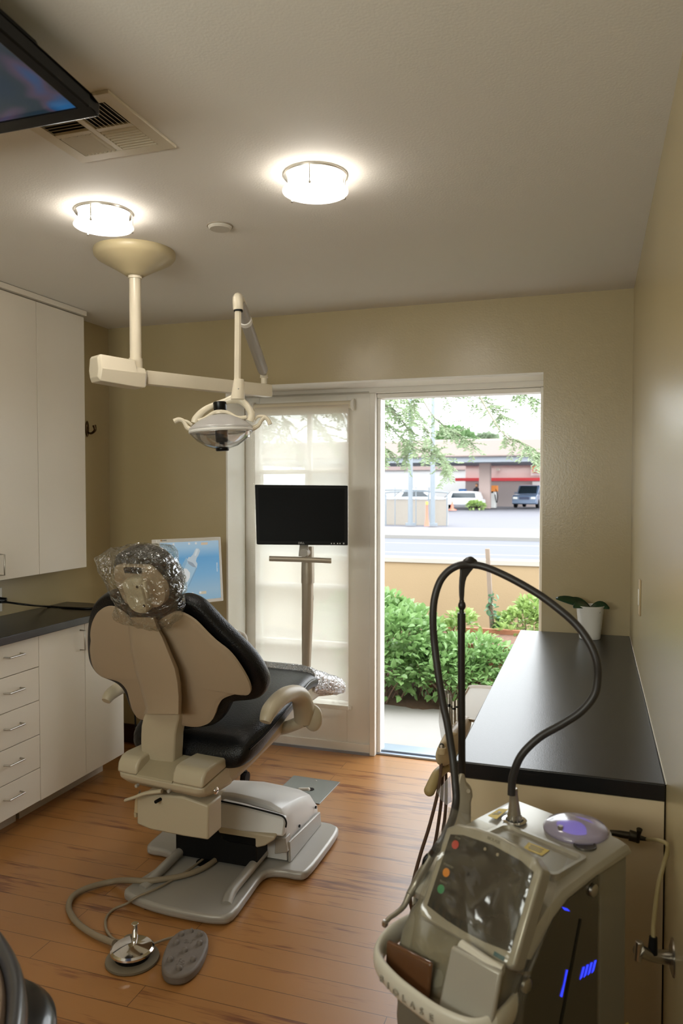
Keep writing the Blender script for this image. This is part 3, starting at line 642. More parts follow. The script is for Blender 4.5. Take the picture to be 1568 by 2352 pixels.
# clear covers
cov = [(233, 1278), (254, 1269), (276, 1263), (320, 1261), (353, 1262), (380, 1269), (385, 1290), (393, 1314), (402, 1333), (411, 1358), (411, 1377), (408, 1405), (403, 1427), (390, 1433), (365, 1437), (330, 1431), (300, 1423), (277, 1417), (277, 1385), (270, 1360), (262, 1335), (255, 1318), (245, 1300)]
def crumple(o, amp, sc_, seed=0):
    for v in o.data.vertices:
        q = V(v.co) * sc_ + V((seed, 0, 0)); k = 1 - abs(mnoise.noise(q)) * 2.2
        v.co += V(v.normal) * amp * k
BAG = thin('clear_plastic_film', 'F4F4F0', .13, .06, .03, wrinkle=1.0, wscale=30, face=.16)
cv = obj('plastic_headrest_cover', MB().pillow(smoothpoly([bk(x, y, -.06) for x, y in cov], 3), bk(330, 1345, -.06), BN, lambda t: -.065 + .045 * t ** 4, lambda t: .10 - .08 * t ** 4, rings=14), BAG, None, 'crinkled clear plastic bag pulled over the headrest of the dental chair', 'plastic cover', ang=180)
crumple(cv, .013, 22)
FO = thin('crinkled_clear_sleeve', 'E8EAEC', .32, .10, .30, wrinkle=1.0, wscale=45)
rings = []
for i in range(26):
    u = i / 25; b = .70 + .36 * u; hw = .168 - .02 * u; z0 = .60 - .09 * u; z1 = .70 - .135 * u; z1 += .004
    if u > .97: z1 -= .01; z0 += .006
    rings.append([L(hw * math.copysign(abs(math.cos(t)) ** .4, math.cos(t)), b, (z0 + z1) / 2 + (z1 - z0 + .02) / 2 * math.copysign(abs(math.sin(t)) ** .7, math.sin(t))) for t in [2 * math.pi * k / 48 for k in range(48)]])
fo = obj('plastic_footrest_cover', MB().loft(rings), FO, None, 'shiny crinkled plastic sleeve over the foot end of the dental chair', 'plastic cover', ang=180)
for v in fo.data.vertices:
    wv = math.sin(v.co.y * 190 + 4 * mnoise.noise(v.co * 14)) * .004 + mnoise.noise(v.co * 60) * .004; v.co += v.normal * (wv + .004)
# armrests
obj('armrest', MB().tube([L(.335, .005, .690), L(.335, .035, .722), L(.335, .11, .746), L(.33, .20, .742), L(.325, .275, .712), L(.32, .315, .655), L(.31, .33, .60)], .03, n=18, rad=[.020, .030, .032, .033, .038, .042, .036], flat=.9), TANL, chair)
obj('armrest_hub', MB().sph(L(.345, .345, .612), .042, (.9, .62, 1.25)), TANL, chair)
obj('armrest_bracket', MB().tube([L(.31, .33, .60), L(.22, .32, .56), L(.12, .30, .54)], .024), TANL, chair)
obj('armrest', MB().tube([L(-.345, -.03, .690), L(-.345, .0, .712), L(-.34, .08, .73), L(-.335, .17, .735), L(-.325, .26, .70), L(-.31, .32, .62)], .026, n=16, rad=[.018, .026, .03, .03, .034, .036], flat=.9), TANL, chair)
obj('armrest_bracket', MB().tube([L(-.31, .32, .62), L(-.22, .32, .56), L(-.12, .30, .54)], .024), TANL, chair)

# ------------------------------------------------------------------ ceiling-hung exam light
mp_ = V((-1.72, 2.61, 0))
el = thing('exam_light', (mp_.x, mp_.y, ZC), 'cream ceiling-hung dental exam light with jointed arms above the chair', 'exam light')
obj('ceiling_canopy', MB().lathe([(0, 2.332), (.034, 2.332), (.04, 2.336), (.09, 2.365), (.145, 2.395), (.156, 2.408), (.158, 2.422), (.156, ZC)], (mp_.x, mp_.y, 0), n=56), mat('canopy_enamel', 'B3A582', .35), el, ang=50)
obj('down_pole', MB().cyl((mp_.x, mp_.y, 1.985), (mp_.x, mp_.y, 2.332), .0225, n=32), CREAM, el)
obj('collar', MB().cyl((mp_.x, mp_.y, 2.322), (mp_.x, mp_.y, 2.338), .027, n=32), CREAM, el)
obj('collar', MB().cyl((mp_.x, mp_.y, 1.962), (mp_.x, mp_.y, 2.01), .0265, n=32), CREAM, el)
ad = V((.485, .875, 0)); an = V((.875, -.485, 0)); A0 = V((mp_.x, mp_.y, 1.937))
def arm(s, n_, z): return V((mp_.x, mp_.y, 0)) + ad * s + an * n_ + V((0, 0, z))
rings = []
for s_, w_, z0, z1 in ((-.175, .040, 1.918, 1.992), (-.165, .052, 1.903, 2.003), (-.025, .054, 1.893, 1.996), (-.02, .054, 1.893, 1.972), (.015, .053, 1.893, 1.968), (.024, .048, 1.898, 1.962)):
    zm = 1.948
    rings.append([arm(s_, -w_, zm), arm(s_, -w_ * .78, z1), arm(s_, w_ * .78, z1), arm(s_, w_, zm), arm(s_, w_ * .78, z0), arm(s_, -w_ * .78, z0)])
obj('arm_housing', MB().loft(rings), CREAM, el, bevel=.005, seg=3, ang=25)
se = .66
obj('horizontal_arm', MB().prism([arm(.04, -.022, 1.911), arm(.04, .022, 1.911), arm(.04, .025, 1.938), arm(.04, .020, 1.966), arm(.04, -.020, 1.966), arm(.04, -.025, 1.938)], ad * (se - .04)), CREAM, el, bevel=.002)
E1 = arm(se - .03, 0, 1.967)
obj('joint', MB().cyl(E1, E1 + V((0, 0, .04)), .014).cyl(E1 + V((0, 0, .028)), E1 + V((0, 0, .05)), .019, .015), CREAM, el, bevel=.002)
E2 = atd(551, 699, 2.86)
dd = (E2 - (E1 + V((0, 0, .05)))); s0 = E1 + V((0, 0, .045)) + dd * .03
obj('spring_arm', MB().tube([s0, E1 + V((0, 0, .05)) + dd * .06, E1 + V((0, 0, .05)) + dd * .94, E2], .022, n=20, smooth=1, rad=[.014, .023, .023, .02], flat=1.15), GREYP, el)
obj('spring_arm_clip', MB().cyl(s0 + dd * .76, s0 + dd * .80, .0265, n=20), TRIM, el)
obj('joint', MB().cyl(E1 + V((0, 0, .03)), E1 + V((0, 0, .06)), .012), BLKM, el)
eb = MB().tube([atd(547, 712, 2.80), atd(546, 694, 2.80), atd(546, 684, 2.81), atd(550, 688, 2.86), atd(556, 702, 2.90)], .019, n=20, rad=[.0185, .0195, .018, .019, .018])
obj('elbow_cap', eb, CREAM, el)
ru, rd_ = atd(546.5, 712, 2.80), atd(545, 872, 2.80)
obj('drop_rod', MB().cyl(ru, rd_, .0128, n=8), CREAM, el, ang=20)
obj('joint', MB().cyl(atd(547, 708, 2.8), atd(547, 716, 2.8), .0165), BLKM, el)
nk = atd(543, 915, 2.80)
rings = []
for px0, px1, py in ((537, 560, 871), (535, 561, 880), (532, 562, 900), (529, 562, 918)):
    c = atd((px0 + px1) / 2, py, 2.80); hw = (px1 - px0) / 2 * 2.8 / FPX
    rings.append([c + RGT * hw * math.cos(t) + V((FWD.x, FWD.y, 0)) * hw * 1.0 * math.sin(t) for t in [2 * math.pi * k / 16 for k in range(16)]])
nkp = obj('neck_socket', MB().loft(rings), CREAM, el, bevel=.002, ang=50)
q = atd(549, 895, 2.80) - FWD * .0215; obj('screw', MB().sph(q, .0028), STEEL, nkp)
# head
HD = 2.80; pxm = HD / FPX; hcx = atd(508, 986, HD)
HX = V((RGT.x, RGT.y, 0)).normalized(); HYd = V((-HX.y, HX.x, 0)); tl = math.radians(-3)
ax = (ZZ * math.cos(tl) + HX * math.sin(tl)); 
hs = thing('lamp_head', hcx, '', ''); del hs['label']; del hs['category']; hs.parent = el; hs.location = hcx - el.location
lens = thin('clear_lens', 'F6F6F6', .10, .02, .03)
obj('reflector_housing', MB().lathe([(.113, -.006), (.117, -.002), (.117, .006), (.112, .010), (.10, .020), (.075, .037), (.045, .050), (.02, .055), (0, .056)], hcx, ax, 56), thin('pearl_translucent', 'F0EEE8', .10, .2, .72, face=.1), hs, ang=60)
obj('inner_reflector', MB().lathe([(.106, -.003), (.09, .006), (.06, .012), (0, .014)], hcx, ax, 48), thin('reflector_film', 'F4E8D8', .12, .1, .2, face=.1), hs, ang=60)
obj('lens_cover', MB().lathe([(.115, -.008), (.112, -.016), (.090, -.040), (.058, -.061), (.026, -.071), (.0, -.071)], hcx, ax, 56), lens, hs, ang=80, solid=.0018)
obj('rim', MB().lathe([(.1165, -.012), (.119, -.009), (.119, -.004), (.1165, -.001), (.1155, -.006), (.1165, -.012)], hcx, ax, 56), mat('pearl_plastic', 'D5D3CE'), hs)
obj('lamp_shroud', MB().lathe([(0, -.048), (.019, -.048), (.0225, -.044), (.0235, -.004), (.0, -.004)], hcx, ax, 32), mat('bronze_black', '1C1611', .35), hs, ang=40)
obj('knob', MB().lathe([(0, .068), (.022, .068), (.0235, .071), (.0245, .098), (.022, .101), (0, .101)], hcx, ax, 36), BLKP, hs, ang=40)
obj('bottom_cap', MB().lathe([(0, -.080), (.022, -.080), (.0245, -.077), (.0245, -.066), (.022, -.063), (.012, -.062), (.010, -.048), (0, -.048)], hcx, ax, 36), BLKP, hs, ang=40)
obj('knob_plate', MB().lathe([(0, .052), (.026, .056), (.0275, .063), (.026, .068), (0, .068)], hcx, ax, 36), CREAM, hs, ang=40)
def hp(px, py, dd_=0): return atd(px, py, HD + dd_)
obj('yoke', MB().tube([hp(447, 971, -.01), hp(450, 962, -.01), hp(466, 944, -.01), hp(490, 931, 0), hp(518, 922, 0), hp(538, 916, 0), hp(556, 922, 0), hp(571, 938, -.01), hp(577, 953, -.01), hp(573, 967, -.01)], .009, n=12, rad=[.009, .010, .0085, .0075, .0085, .0125, .0095, .0085, .0095, .011], flat=1.4), CREAM, hs)
obj('yoke_strap', MB().tube([hp(455, 966, -.02), hp(470, 961, -.02), hp(490, 948, -.02), hp(506, 945, -.025), hp(524, 948, -.02), hp(545, 959, -.02), hp(566, 958, -.02)], .005, n=8, flat=1.3), CREAM, hs)
obj('handle', MB().tube([hp(440, 987), hp(430, 982), hp(424, 972), hp(419, 966), hp(410, 964), hp(400, 968)], .006, rad=[.010, .009, .0075, .008, .009, .010], n=10).tube([hp(419, 966), hp(430, 968), hp(441, 976)], .005, n=8), CREAM, hs)
obj('handle', MB().tube([hp(568, 984), hp(582, 983), hp(594, 976), hp(600, 966), hp(608, 959), hp(616, 965), hp(620, 975)], .006, rad=[.010, .010, .0075, .007, .008, .008, .0085], n=10).tube([hp(584, 964), hp(592, 957), hp(604, 956), hp(610, 959)], .0055, n=8), CREAM, hs)
obj('latch', MB().box(hp(568, 995), (.010, .02, .03)), STEEL, hs, bevel=.002)

# ------------------------------------------------------------------ black monitor on its post
mt_ = thing('monitor_post', atd(705, 1545, 3.93), 'tall silver-beige post with a handle bar, rising behind the chair and carrying the black monitor', 'monitor stand')
PM = mat('champagne_paint', 'AFA595', .33, metal=.35, noise=.02)
def M1(px, py, d=3.93): return atd(px, py, d)
k_ = 3.93 / FPX
obj('post', MB().tube([M1(703, 1592), M1(703, 1545), M1(705, 1450), M1(706, 1400), M1(706, 1338)], .03, n=20, smooth=2, rad=[.022, .022, .028, .030, .0305]), PM, mt_)
obj('upper_sleeve', MB().tube([M1(706.5, 1339), M1(706.5, 1300), M1(707, 1255)], .034, n=20, smooth=1, rad=[.0345, .0335, .030]), PM, mt_)
obj('release_button', MB().sph(M1(719, 1374), .008, (.5, .5, 1.6)), TRIM, mt_)
obj('neck', MB().prism([M1(688, 1250, 3.86), M1(708, 1250, 3.86), M1(707, 1279, 3.84), M1(685, 1278, 3.84)], FWD * .03), GREYP, mt_, bevel=.003)
obj('handle_bar', MB().tube([M1(618, 1283, 3.80), M1(690, 1285, 3.80), M1(761, 1288, 3.80)], .0135, n=16, smooth=1), PM, mt_, bevel=.002)
obj('mount_link', MB().cyl(M1(706, 1268, 3.93), M1(697, 1270, 3.83), .02), GREYP, mt_)
q0 = M1(703, 1592)
obj('support_arm', MB().tube([q0 + V((0, 0, .02)), q0 + V((0, -.04, .0)), L(-.03, .93, .505), L(-.02, .84, .515)], .018, n=12), PM, mt_)
mo = thing('monitor', M1(692, 1252, 3.85), 'wide black computer monitor, switched off, on the post in front of the shaded door', 'monitor')
c0 = [M1(585, 1113, 3.86), M1(798.5, 1115, 3.86), M1(798.5, 1252, 3.83), M1(589, 1250, 3.83)]
nn = (c0[1] - c0[0]).cross(c0[3] - c0[0]).normalized()
if nn.dot(FWD) < 0: nn = -nn
obj('casing', MB().prism(c0, nn * .035), BLKM, mo, bevel=.004)
def inset(c, f, off):
    m_ = sum(c, V((0, 0, 0))) / 4; ex = (c[1] - c[0]).normalized(); ey = (c[3] - c[0]).normalized()
    s_ = [(1, 1), (-1, 1), (-1, -1), (1, -1)]
    return [p + ex * f * a + ey * f * b for p, (a, b) in zip(c, s_)], off
ic, _ = inset(c0, .017, 0)
obj('screen', MB().prism([p - nn * .0012 for p in ic], nn * .002), mat('dark_screen', '040506', .45, spec=.12), mo)
ex_ = (c0[1] - c0[0]).normalized(); ey_ = -(c0[3] - c0[0]).normalized()
text('maker_lettering', 'DELL', .0145, frame(M1(692, 1248, 3.83) - nn * .004 + ey_ * .001, ex_, ey_), mat('silver_print', 'C8C8C8', .4), mo)
for px in (761, 767, 775, 780.5, 789): obj('button', MB().cyl(M1(px, 1248.3, 3.835), M1(px, 1248.3, 3.826), .0032 if px != 789 else .004, n=12), mat('silver_print', 'C8C8C8'), mo)

# ------------------------------------------------------------------ imaging display on its trolley
TL, TR, BR, BL = atd(359, 1239.5, 3.58), atd(507, 1233, 3.82), atd(513.5, 1380, 3.82), atd(366, 1397, 3.58)
d2 = thing('imaging_trolley', V((-1.83, 3.38, 0)), 'white display showing a blue picture of a dental block, on a trolley behind the headrest', 'display')
nv = (TR - TL).cross(BL - TL).normalized()
if nv.dot(FWD) < 0: nv = -nv
WP = mat('white_plastic', 'ECEAE6', .4, noise=.01)
cs = obj('casing', MB().prism([TL, TR, BR, BL], nv * .05), WP, d2, bevel=.004, seg=3)
def sp(u, v, o=0): return TL + (TR - TL) * u * (1) + (BL - TL) * v + ((BR - BL) - (TR - TL)) * u * v - nv * o
def screen_mat():
    mt = bpy.data.materials.new('display_gradient'); mt.use_nodes = True; nt = mt.node_tree; b = nt.nodes['Principled BSDF']; K_ = nt.links.new
    tc = nt.nodes.new('ShaderNodeTexCoord'); sx = nt.nodes.new('ShaderNodeSeparateXYZ'); K_(tc.outputs['Generated'], sx.inputs[0])
    cr = nt.nodes.new('ShaderNodeValToRGB'); K_(sx.outputs[2], cr.inputs[0]); e = cr.color_ramp.elements
    e[0].position = 0; e[0].color = lin('7FA3B8'); e[1].position = 1; e[1].color = lin('9DB4C4')
    for p_, c_ in ((.16, '8AA8BA'), (.45, '6E9FC0'), (.72, '5D96BE'), (.9, '93B2C6')): q = e.new(p_); q.color = lin(c_)
    b.inputs['Base Color'].default_value = (.02, .02, .02, 1); b.inputs['Roughness'].default_value = .5
    K_(cr.outputs[0], b.inputs['Emission Color']); b.inputs['Emission Strength'].default_value = .48; return mt
scr = obj('screen', MB().prism([sp(.045, .052, .0015), sp(.955, .052, .0015), sp(.955, .945, .0015), sp(.045, .945, .0015)], nv * .002), screen_mat(), d2)
def emi(n, c): return mat(n, '050505', .6, emit=c, es=.46)
def scrpx(x, y): # zoomed screen coordinates to display u, v
    px, py = 340 + x / 8.253, 1220 + y / 8.253
    r = ray(px, py); t = nv.dot(TL - CAMP) / nv.dot(r); return CAMP + r * t
def decal(name, pts, c, o=.0022): obj(name, MB().prism([scrpx(x, y) - nv * o for x, y in pts], -nv * .0003), emi('display_' + c, c), d2, smooth=False)
decal('picture_block', [(715, 500), (925, 700), (765, 1060), (535, 855)], '9CB8C8', .0020)
decal('picture_block_side', [(715, 500), (740, 560), (600, 900), (535, 855)], '86A9BF', .0024)
decal('picture_block_side', [(925, 700), (905, 690), (745, 1040), (765, 1060)], '7C9FB6', .0024)
decal('picture_tooth', [(680, 705), (730, 715), (790, 790), (785, 880), (735, 965), (680, 965), (625, 920), (612, 850), (640, 770)], 'D2D4D2', .0026)
decal('picture_stem', [(760, 490), (800, 490), (845, 440), (880, 360), (905, 325), (950, 325), (980, 370), (950, 450), (915, 510), (900, 570), (930, 620), (915, 695), (840, 660), (745, 590), (735, 550)], 'B4C0C6', .0026)
decal('picture_stem', [(738, 560), (840, 600), (910, 690), (840, 675), (760, 620)], '8E9AA4', .003)
decal('picture_stem', [(905, 335), (950, 345), (900, 470), (870, 460)], 'C8D0D2', .003)
decal('tool_highlight', [(1000, 215), (1125, 210), (1120, 255), (995, 262)], 'C8B49A', .0024)
decal('tool_highlight', [(965, 1145), (1098, 1132), (1098, 1185), (960, 1195)], 'BDB49C', .0024)
for x, y in ((475, 250), (770, 237), (900, 230), (690, 1190), (840, 1180), (985, 1160), (838, 1258)):
    decal('tool_icon', [(x + 20 * math.cos(a), y + 22 * math.sin(a)) for a in [k * math.pi / 5 for k in range(10)]], 'D0D0CC', .0028)
yv = (TL - BL).normalized(); xv = (TR - TL).normalized()
sm = frame(scrpx(300, 180) - nv * .0008, xv, yv)
text('maker_lettering', 'SIEMENS', .0072, sm, mat('grey_print', '6A6A66', .5), d2)
obj('maker_mark', MB().prism([scrpx(x, y) - nv * .0006 for x, y in ((232, 165), (254, 164), (255, 192), (233, 193))], -nv * .0002), mat('orange_print', 'D9A05A', .5), d2)
text('side_lettering', 'SIROLASER', .0095, frame(scrpx(1300, 680) - nv * .003, -yv, xv), emi('display_D2D4D2', 'D2D4D2'), d2)
tc_ = V((-1.83, 3.40, 0))
obj('column', MB().cyl(tc_ + V((0, 0, .10)), (TL + BR) / 2 + nv * .06, .028), WP, d2)
obj('trolley_base', MB().bb(tc_ + V((-.17, -.18, .06)), tc_ + V((.17, .16, .22))).bb(tc_ + V((-.12, -.13, .22)), tc_ + V((.12, .12, .62))), WP, d2, bevel=.02, seg=3)
for x, y in ((-.15, -.15), (.17, .06), (-.15, .13), (.15, -.15)):
    q = tc_ + V((x, y, 0)); obj('caster', MB().cyl(q + V((-.014, 0, .03)), q + V((.014, 0, .03)), .03, n=20).cyl(q + V((0, 0, .03)), q + V((0, 0, .065)), .012), BLKM, d2)
hq = lambda px, py, d=3.45: atd(px, py, d)
obj('side_arm', MB().tube([hq(470, 1430), hq(500, 1436), hq(530, 1450), hq(552, 1462)], .02, n=14, rad=[.02, .022, .026, .022], flat=.8), WP, d2)
obj('grip', MB().tube([hq(528, 1452), hq(545, 1452), hq(559, 1458), hq(564, 1470), hq(560, 1482), hq(548, 1484), hq(532, 1474)], .010, n=10), WP, d2)
obj('side_arm_bracket', MB().cyl(hq(472, 1430), tc_ + V((0, 0, .62)), .018), WP, d2)

# ------------------------------------------------------------------ floor box plate, pedals and their hoses
pl = [V((-1.216, 3.335, 0)), V((-1.206, 3.618, 0)), V((-1.436, 3.632, 0)), V((-1.464, 3.42, 0))]
t = thing('floor_plate', (-1.32, 3.48, 0), 'square steel cover plate set on the wood floor beyond the chair', 'plate')
obj('plate', MB().prism([V((-1.214, 3.335, .0005)), V((-1.206, 3.620, .0005)), V((-1.462, 3.628, .0005)), V((-1.466, 3.343, .0005))], (0, 0, .004)), mat('brushed_plate', '8E9290', .38, .8, noise=.05), t, bevel=.001)
q = atz(713, 1813, .005); obj('cord_hole', MB().cyl(q, q + V((0, 0, .002)), .018), BLKM, t)
q = atz(725, 1793, .005); obj('screw', MB().sph(q, .005, (1, 1, .5)), STEEL, t)
q1 = atz(708, 1813, .02); obj('cord_stub', MB().cyl(q1, q1 + V((-.05, .0, -.006)), .008).sph(q1, .009), TRIM, t)

fc = V((-1.372, 2.035, 0))
t = thing('foot_control', fc, 'round chrome foot control with an upright post, left of the studded pedal', 'foot pedal')
obj('base', MB().lathe([(0, 0), (.080, 0), (.084, .004), (.083, .010), (.070, .014), (0, .014)], fc, n=48), mat('khaki_rubber', '6F6656', .45), t, ang=50)
obj('base_tongue', MB().tube([fc + V((-.03, .035, .012)), fc + V((-.055, .07, .015)), fc + V((-.065, .085, .016))], .02, n=12, flat=.5), mat('khaki_rubber', '6F6656'), t)
obj('riser', MB().cyl(fc + V((0, 0, .013)), fc + V((0, 0, .03)), .055), BLKM, t)
obj('chrome_disc', MB().lathe([(0, .030), (.064, .030), (.068, .034), (.068, .040), (.062, .045), (.02, .054), (0, .055)], fc, n=64), CHROME, t, ang=25)
obj('post', MB().cyl(fc + V((-.02, .045, .03)), fc + V((-.02, .045, .088)), .010, .009).cyl(fc + V((-.02, .045, .088)), fc + V((-.02, .045, .092)), .0115), CHROME, t, bevel=.001)
pcn = V((-1.213, 2.085, 0)); pa = V((-.30, .954, 0)).normalized(); pb = V((pa.y, -pa.x, 0))
ol = []
for k in range(40):
    a = 2 * math.pi * k / 40; c_, s_ = math.cos(a), math.sin(a)
    ol.append(pcn + pa * (.125 * math.copysign(abs(c_) ** .85, c_)) + pb * ((.066 + .006 * c_) * math.copysign(abs(s_) ** .8, s_)) + V((0, 0, .002)))
t = thing('studded_foot_pedal', pcn, 'oval grey rubber foot pedal with round studs on the wood floor', 'foot pedal')
PR = mat('dusty_grey_rubber', '746C66', .62, noise=.22, nscale=22)
pad = obj('pad', MB().prism(ol, (0, 0, .030)), PR, t, bevel=.007, seg=3)
for u, v_ in ((.085, -.030), (.085, .032), (.038, -.036), (.036, .040), (0, .0), (-.05, -.035), (-.048, .036), (-.092, .003), (.103, .0)):
    r_ = .0095 if (u, v_) != (.103, 0) else .006
    obj('stud', MB().lathe([(r_, 0), (r_, .007), (r_ * .8, .011), (r_ * .4, .0135), (0, .014)], pcn + pa * u + pb * v_ + V((0, 0, .031)), n=18), PR, t, ang=60)
text('embossed_mark', 'ar', .045, frame(pcn + pa * .055 + pb * .004 + V((0, 0, .0325)), pb, pa), PR, t, ext=.0008)
text('embossed_mark', 'fs', .045, frame(pcn - pa * .055 + V((0, 0, .0325)), pb, pa), PR, t, ext=.0008)
def fz(L_, zs_=None): return [atz(x, y, z) for x, y, z in L_]
HO = mat('khaki_hose', '8A7D69', .5, noise=.05)
obj('foot_control_hose', MB().tube(fz([(262, 2166, .02), (215, 2146, .014), (176, 2118, .014), (158, 2086, .014), (168, 2058, .014), (205, 2038, .014), (262, 2024, .016), (300, 2022, .05), (345, 2023, .056), (420, 2011, .054), (470, 1992, .054), (505, 1965, .054), (520, 1940, .056)]), .0105, n=12), HO, None, 'thick khaki hose looping over the floor from the chrome foot control to the chair base', 'hose')
obj('foot_control_cable', MB().tube(fz([(284, 2160, .024), (262, 2158, .010), (244, 2135, .006), (244, 2108, .006), (262, 2088, .006), (292, 2075, .02), (312, 2062, .047), (365, 2038, .048), (430, 2000, .048), (480, 1962, .048), (500, 1945, .05)]), .0045, n=8), HO, None, 'thin khaki cable curling between the foot control and the chair base', 'cable')
obj('pedal_cable', MB().tube(fz([(352, 2168, .02), (385, 2156, .008), (415, 2150, .008), (438, 2150, .012)]), .004, n=8), HO, None, 'short thin cable joining the studded pedal to the chrome foot control', 'cable')

# ------------------------------------------------------------------ delivery unit with handpieces, left of the black worktop
du = thing('delivery_unit', (-.47, 2.62, 0), 'tan dental delivery unit with upright handpieces and a tray, beside the black worktop', 'delivery unit')
def D(px, py, d): return atd(px, py, d)
hd = []
for (cx_, cy_, rx, ry, d) in ((1003, 1736, 3, 12, 2.36), (1008, 1738, 9, 22, 2.37), (1020, 1732, 18, 34, 2.40), (1032, 1716, 22, 38, 2.46), (1043, 1698, 22, 36, 2.54), (1055, 1680, 20, 30, 2.64), (1068, 1662, 16, 22, 2.76), (1074, 1654, 8, 10, 2.80)):
    c = D(cx_, cy_, d); k = d / FPX
    hd.append([c + RGT * rx * k * math.cos(t) + UPV * ry * k * math.sin(t) * .9 for t in [2 * math.pi * i / 20 for i in range(20)]])
obj('control_head', MB().loft(hd), BEIGE, du, ang=70, sub=1)
obj('keypad_recess', MB().sph(D(1038, 1687, 2.42), .016, (1.1, .3, .6), rot=Euler((.5, 0, .4)).to_matrix()), BEIGE, du)
def hand(pxb, pyb, pxt, pyt, d, r, mt=None, nm='handpiece'):
    b0 = D(pxb, pyb, d); t0 = D(pxt, pyt, d + .02)
    h_ = obj(nm, MB().cyl(b0, b0 + (t0 - b0) * .55, r * .9, r, n=16).cyl(b0 + (t0 - b0) * .55, b0 + (t0 - b0) * .62, r * .75, n=16).cyl(b0 + (t0 - b0) * .62, t0, r, r * .8, n=16), mt or STEEL, du)
    obj('coupling_ring', MB().cyl(b0 + (t0 - b0) * .66, b0 + (t0 - b0) * .74, r * 1.08, n=16), BLKP, h_)
    return h_
hand(1031, 1682, 1030, 1594, 2.50, .0062)
hand(1036, 1680, 1034, 1600, 2.54, .0055)
hand(1042, 1668, 1041, 1611, 2.60, .0068)
hand(1050, 1662, 1049, 1608, 2.66, .0070)
hand(1014, 1722, 1014, 1709, 2.36, .0075)
for (px, py, d) in ((1032, 1684, 2.50), (1042, 1672, 2.58), (1050, 1662, 2.66), (1014, 1722, 2.36)):
    obj('holder_socket', MB().lathe([(.009, -.014), (.012, -.012), (.013, .006), (.0095, .008)], D(px, py, d), ZZ, 20), BEIGE, du)
slv = MB(); 
a_ = [D(1012, 1582, 2.5), D(1028, 1587, 2.5), D(1037, 1597, 2.52), D(1037, 1676, 2.52), D(1014, 1700, 2.5), D(1008, 1660, 2.5)]
obj('clear_sleeve', MB().prism(a_, FWD * .014), thin('sleeve_film', 'F4F4F4', .1, .1, .12, wrinkle=.5, wscale=40), du, bevel=.003)
tp = [D(1047, 1634, 2.86), D(1052, 1622, 2.90), D(1074, 1580, 3.08), D(1082, 1573, 3.10), D(1135, 1572, 3.10), D(1140, 1580, 3.08), D(1122, 1640, 2.86), D(1112, 1651, 2.83), D(1060, 1651, 2.83), D(1050, 1644, 2.84)]
zt = sum(p.z for p in tp) / len(tp)
tp = [atz(*[(1047, 1634), (1052, 1620), (1072, 1582), (1084, 1573), (1140, 1577), (1146, 1586), (1124, 1648), (1112, 1656), (1060, 1648), (1049, 1641)][i], .67) for i in range(10)]
tps = smoothpoly(tp, 3); tcn = sum(tps, V((0, 0, 0))) / len(tps)
tr = MB(); lo = [tcn + (p - tcn) * .93 + ZZ * -.014 for p in tps]; li = [tcn + (p - tcn) * .90 + ZZ * -.008 for p in tps]
tr.loft([lo, tps, [tcn + (p - tcn) * .965 + ZZ * .001 for p in tps], li])
tray = obj('tray', tr, BEIGE, du, ang=50)
obj('tray_liner', MB().prism([tcn + (p - tcn) * .895 + ZZ * -.0075 for p in tps], (0, 0, .001)), mat('tray_liner', 'D8D3C8', .6), tray)
obj('tray_arm', MB().tube([tcn - ZZ * .03, tcn + V((-.04, -.15, -.05)), D(1060, 1680, 2.60) - ZZ * .03], .016), BEIGE, du)
obj('grip_handle', MB().tube([D(1026, 1765, 2.44), D(1015, 1769, 2.42), D(1004, 1779, 2.38), D(995, 1797, 2.35), D(986, 1816, 2.33)], .017, n=20, rad=[.012, .0155, .0165, .0172, .0172]).sph(D(986, 1816, 2.33), .0171), mat('khaki_grip', '9C8A5E', .45), du, ang=60)
obj('support_arm', MB().tube([D(1034, 1730, 2.44), D(1036, 1758, 2.50), V((RC0 - .05, 2.62, .55)), V((RC0 - .0, 2.66, .53))], .024, n=14), BEIGE, du)
obj('wall_bracket', MB().bb((RC0 - .004, 2.56, .44), (RC0 + .018, 2.76, .62)), BEIGE, du, bevel=.004)
BH = mat('brown_rubber_hose', '4A3426', .4)
for pts_, r in (([(1012, 1745, 2.38), (1012, 1770, 2.37), (1008, 1800, 2.34), (1003, 1830, 2.32), (985, 1900, 2.25), (966, 1960, 2.2), (950, 2020, 2.15), (942, 2070, 2.12)], .0052),
                ([(1016, 1748, 2.42), (1016, 1780, 2.40), (1014, 1830, 2.36), (1008, 1880, 2.32), (1000, 1930, 2.28), (988, 1975, 2.24), (978, 2010, 2.2)], .0052),
                ([(1022, 1752, 2.46), (1024, 1790, 2.44), (1024, 1840, 2.4), (1021, 1880, 2.36), (1018, 1920, 2.34)], .0052)):
    P_ = [D(*q) for q in pts_]; e_ = P_[-1]; P_ += [e_ + V((.02, .05, -.10)), V((-.50 + .02, 2.45, .12)), V((-.42, 2.6, .25)), V((RC0 - .0, 2.64, .45))]
    obj('handpiece_hose', MB().tube(P_, r, n=10), BH, du)
obj('splash_film', MB().prism([D(1034, 1782, 2.30), D(1003, 1819, 2.30), D(1012, 1837, 2.30), D(1025, 1849, 2.30), D(1037, 1842, 2.30)], FWD * .004), thin('film_tag', 'EAF0FA', .16, .15, .22), du)

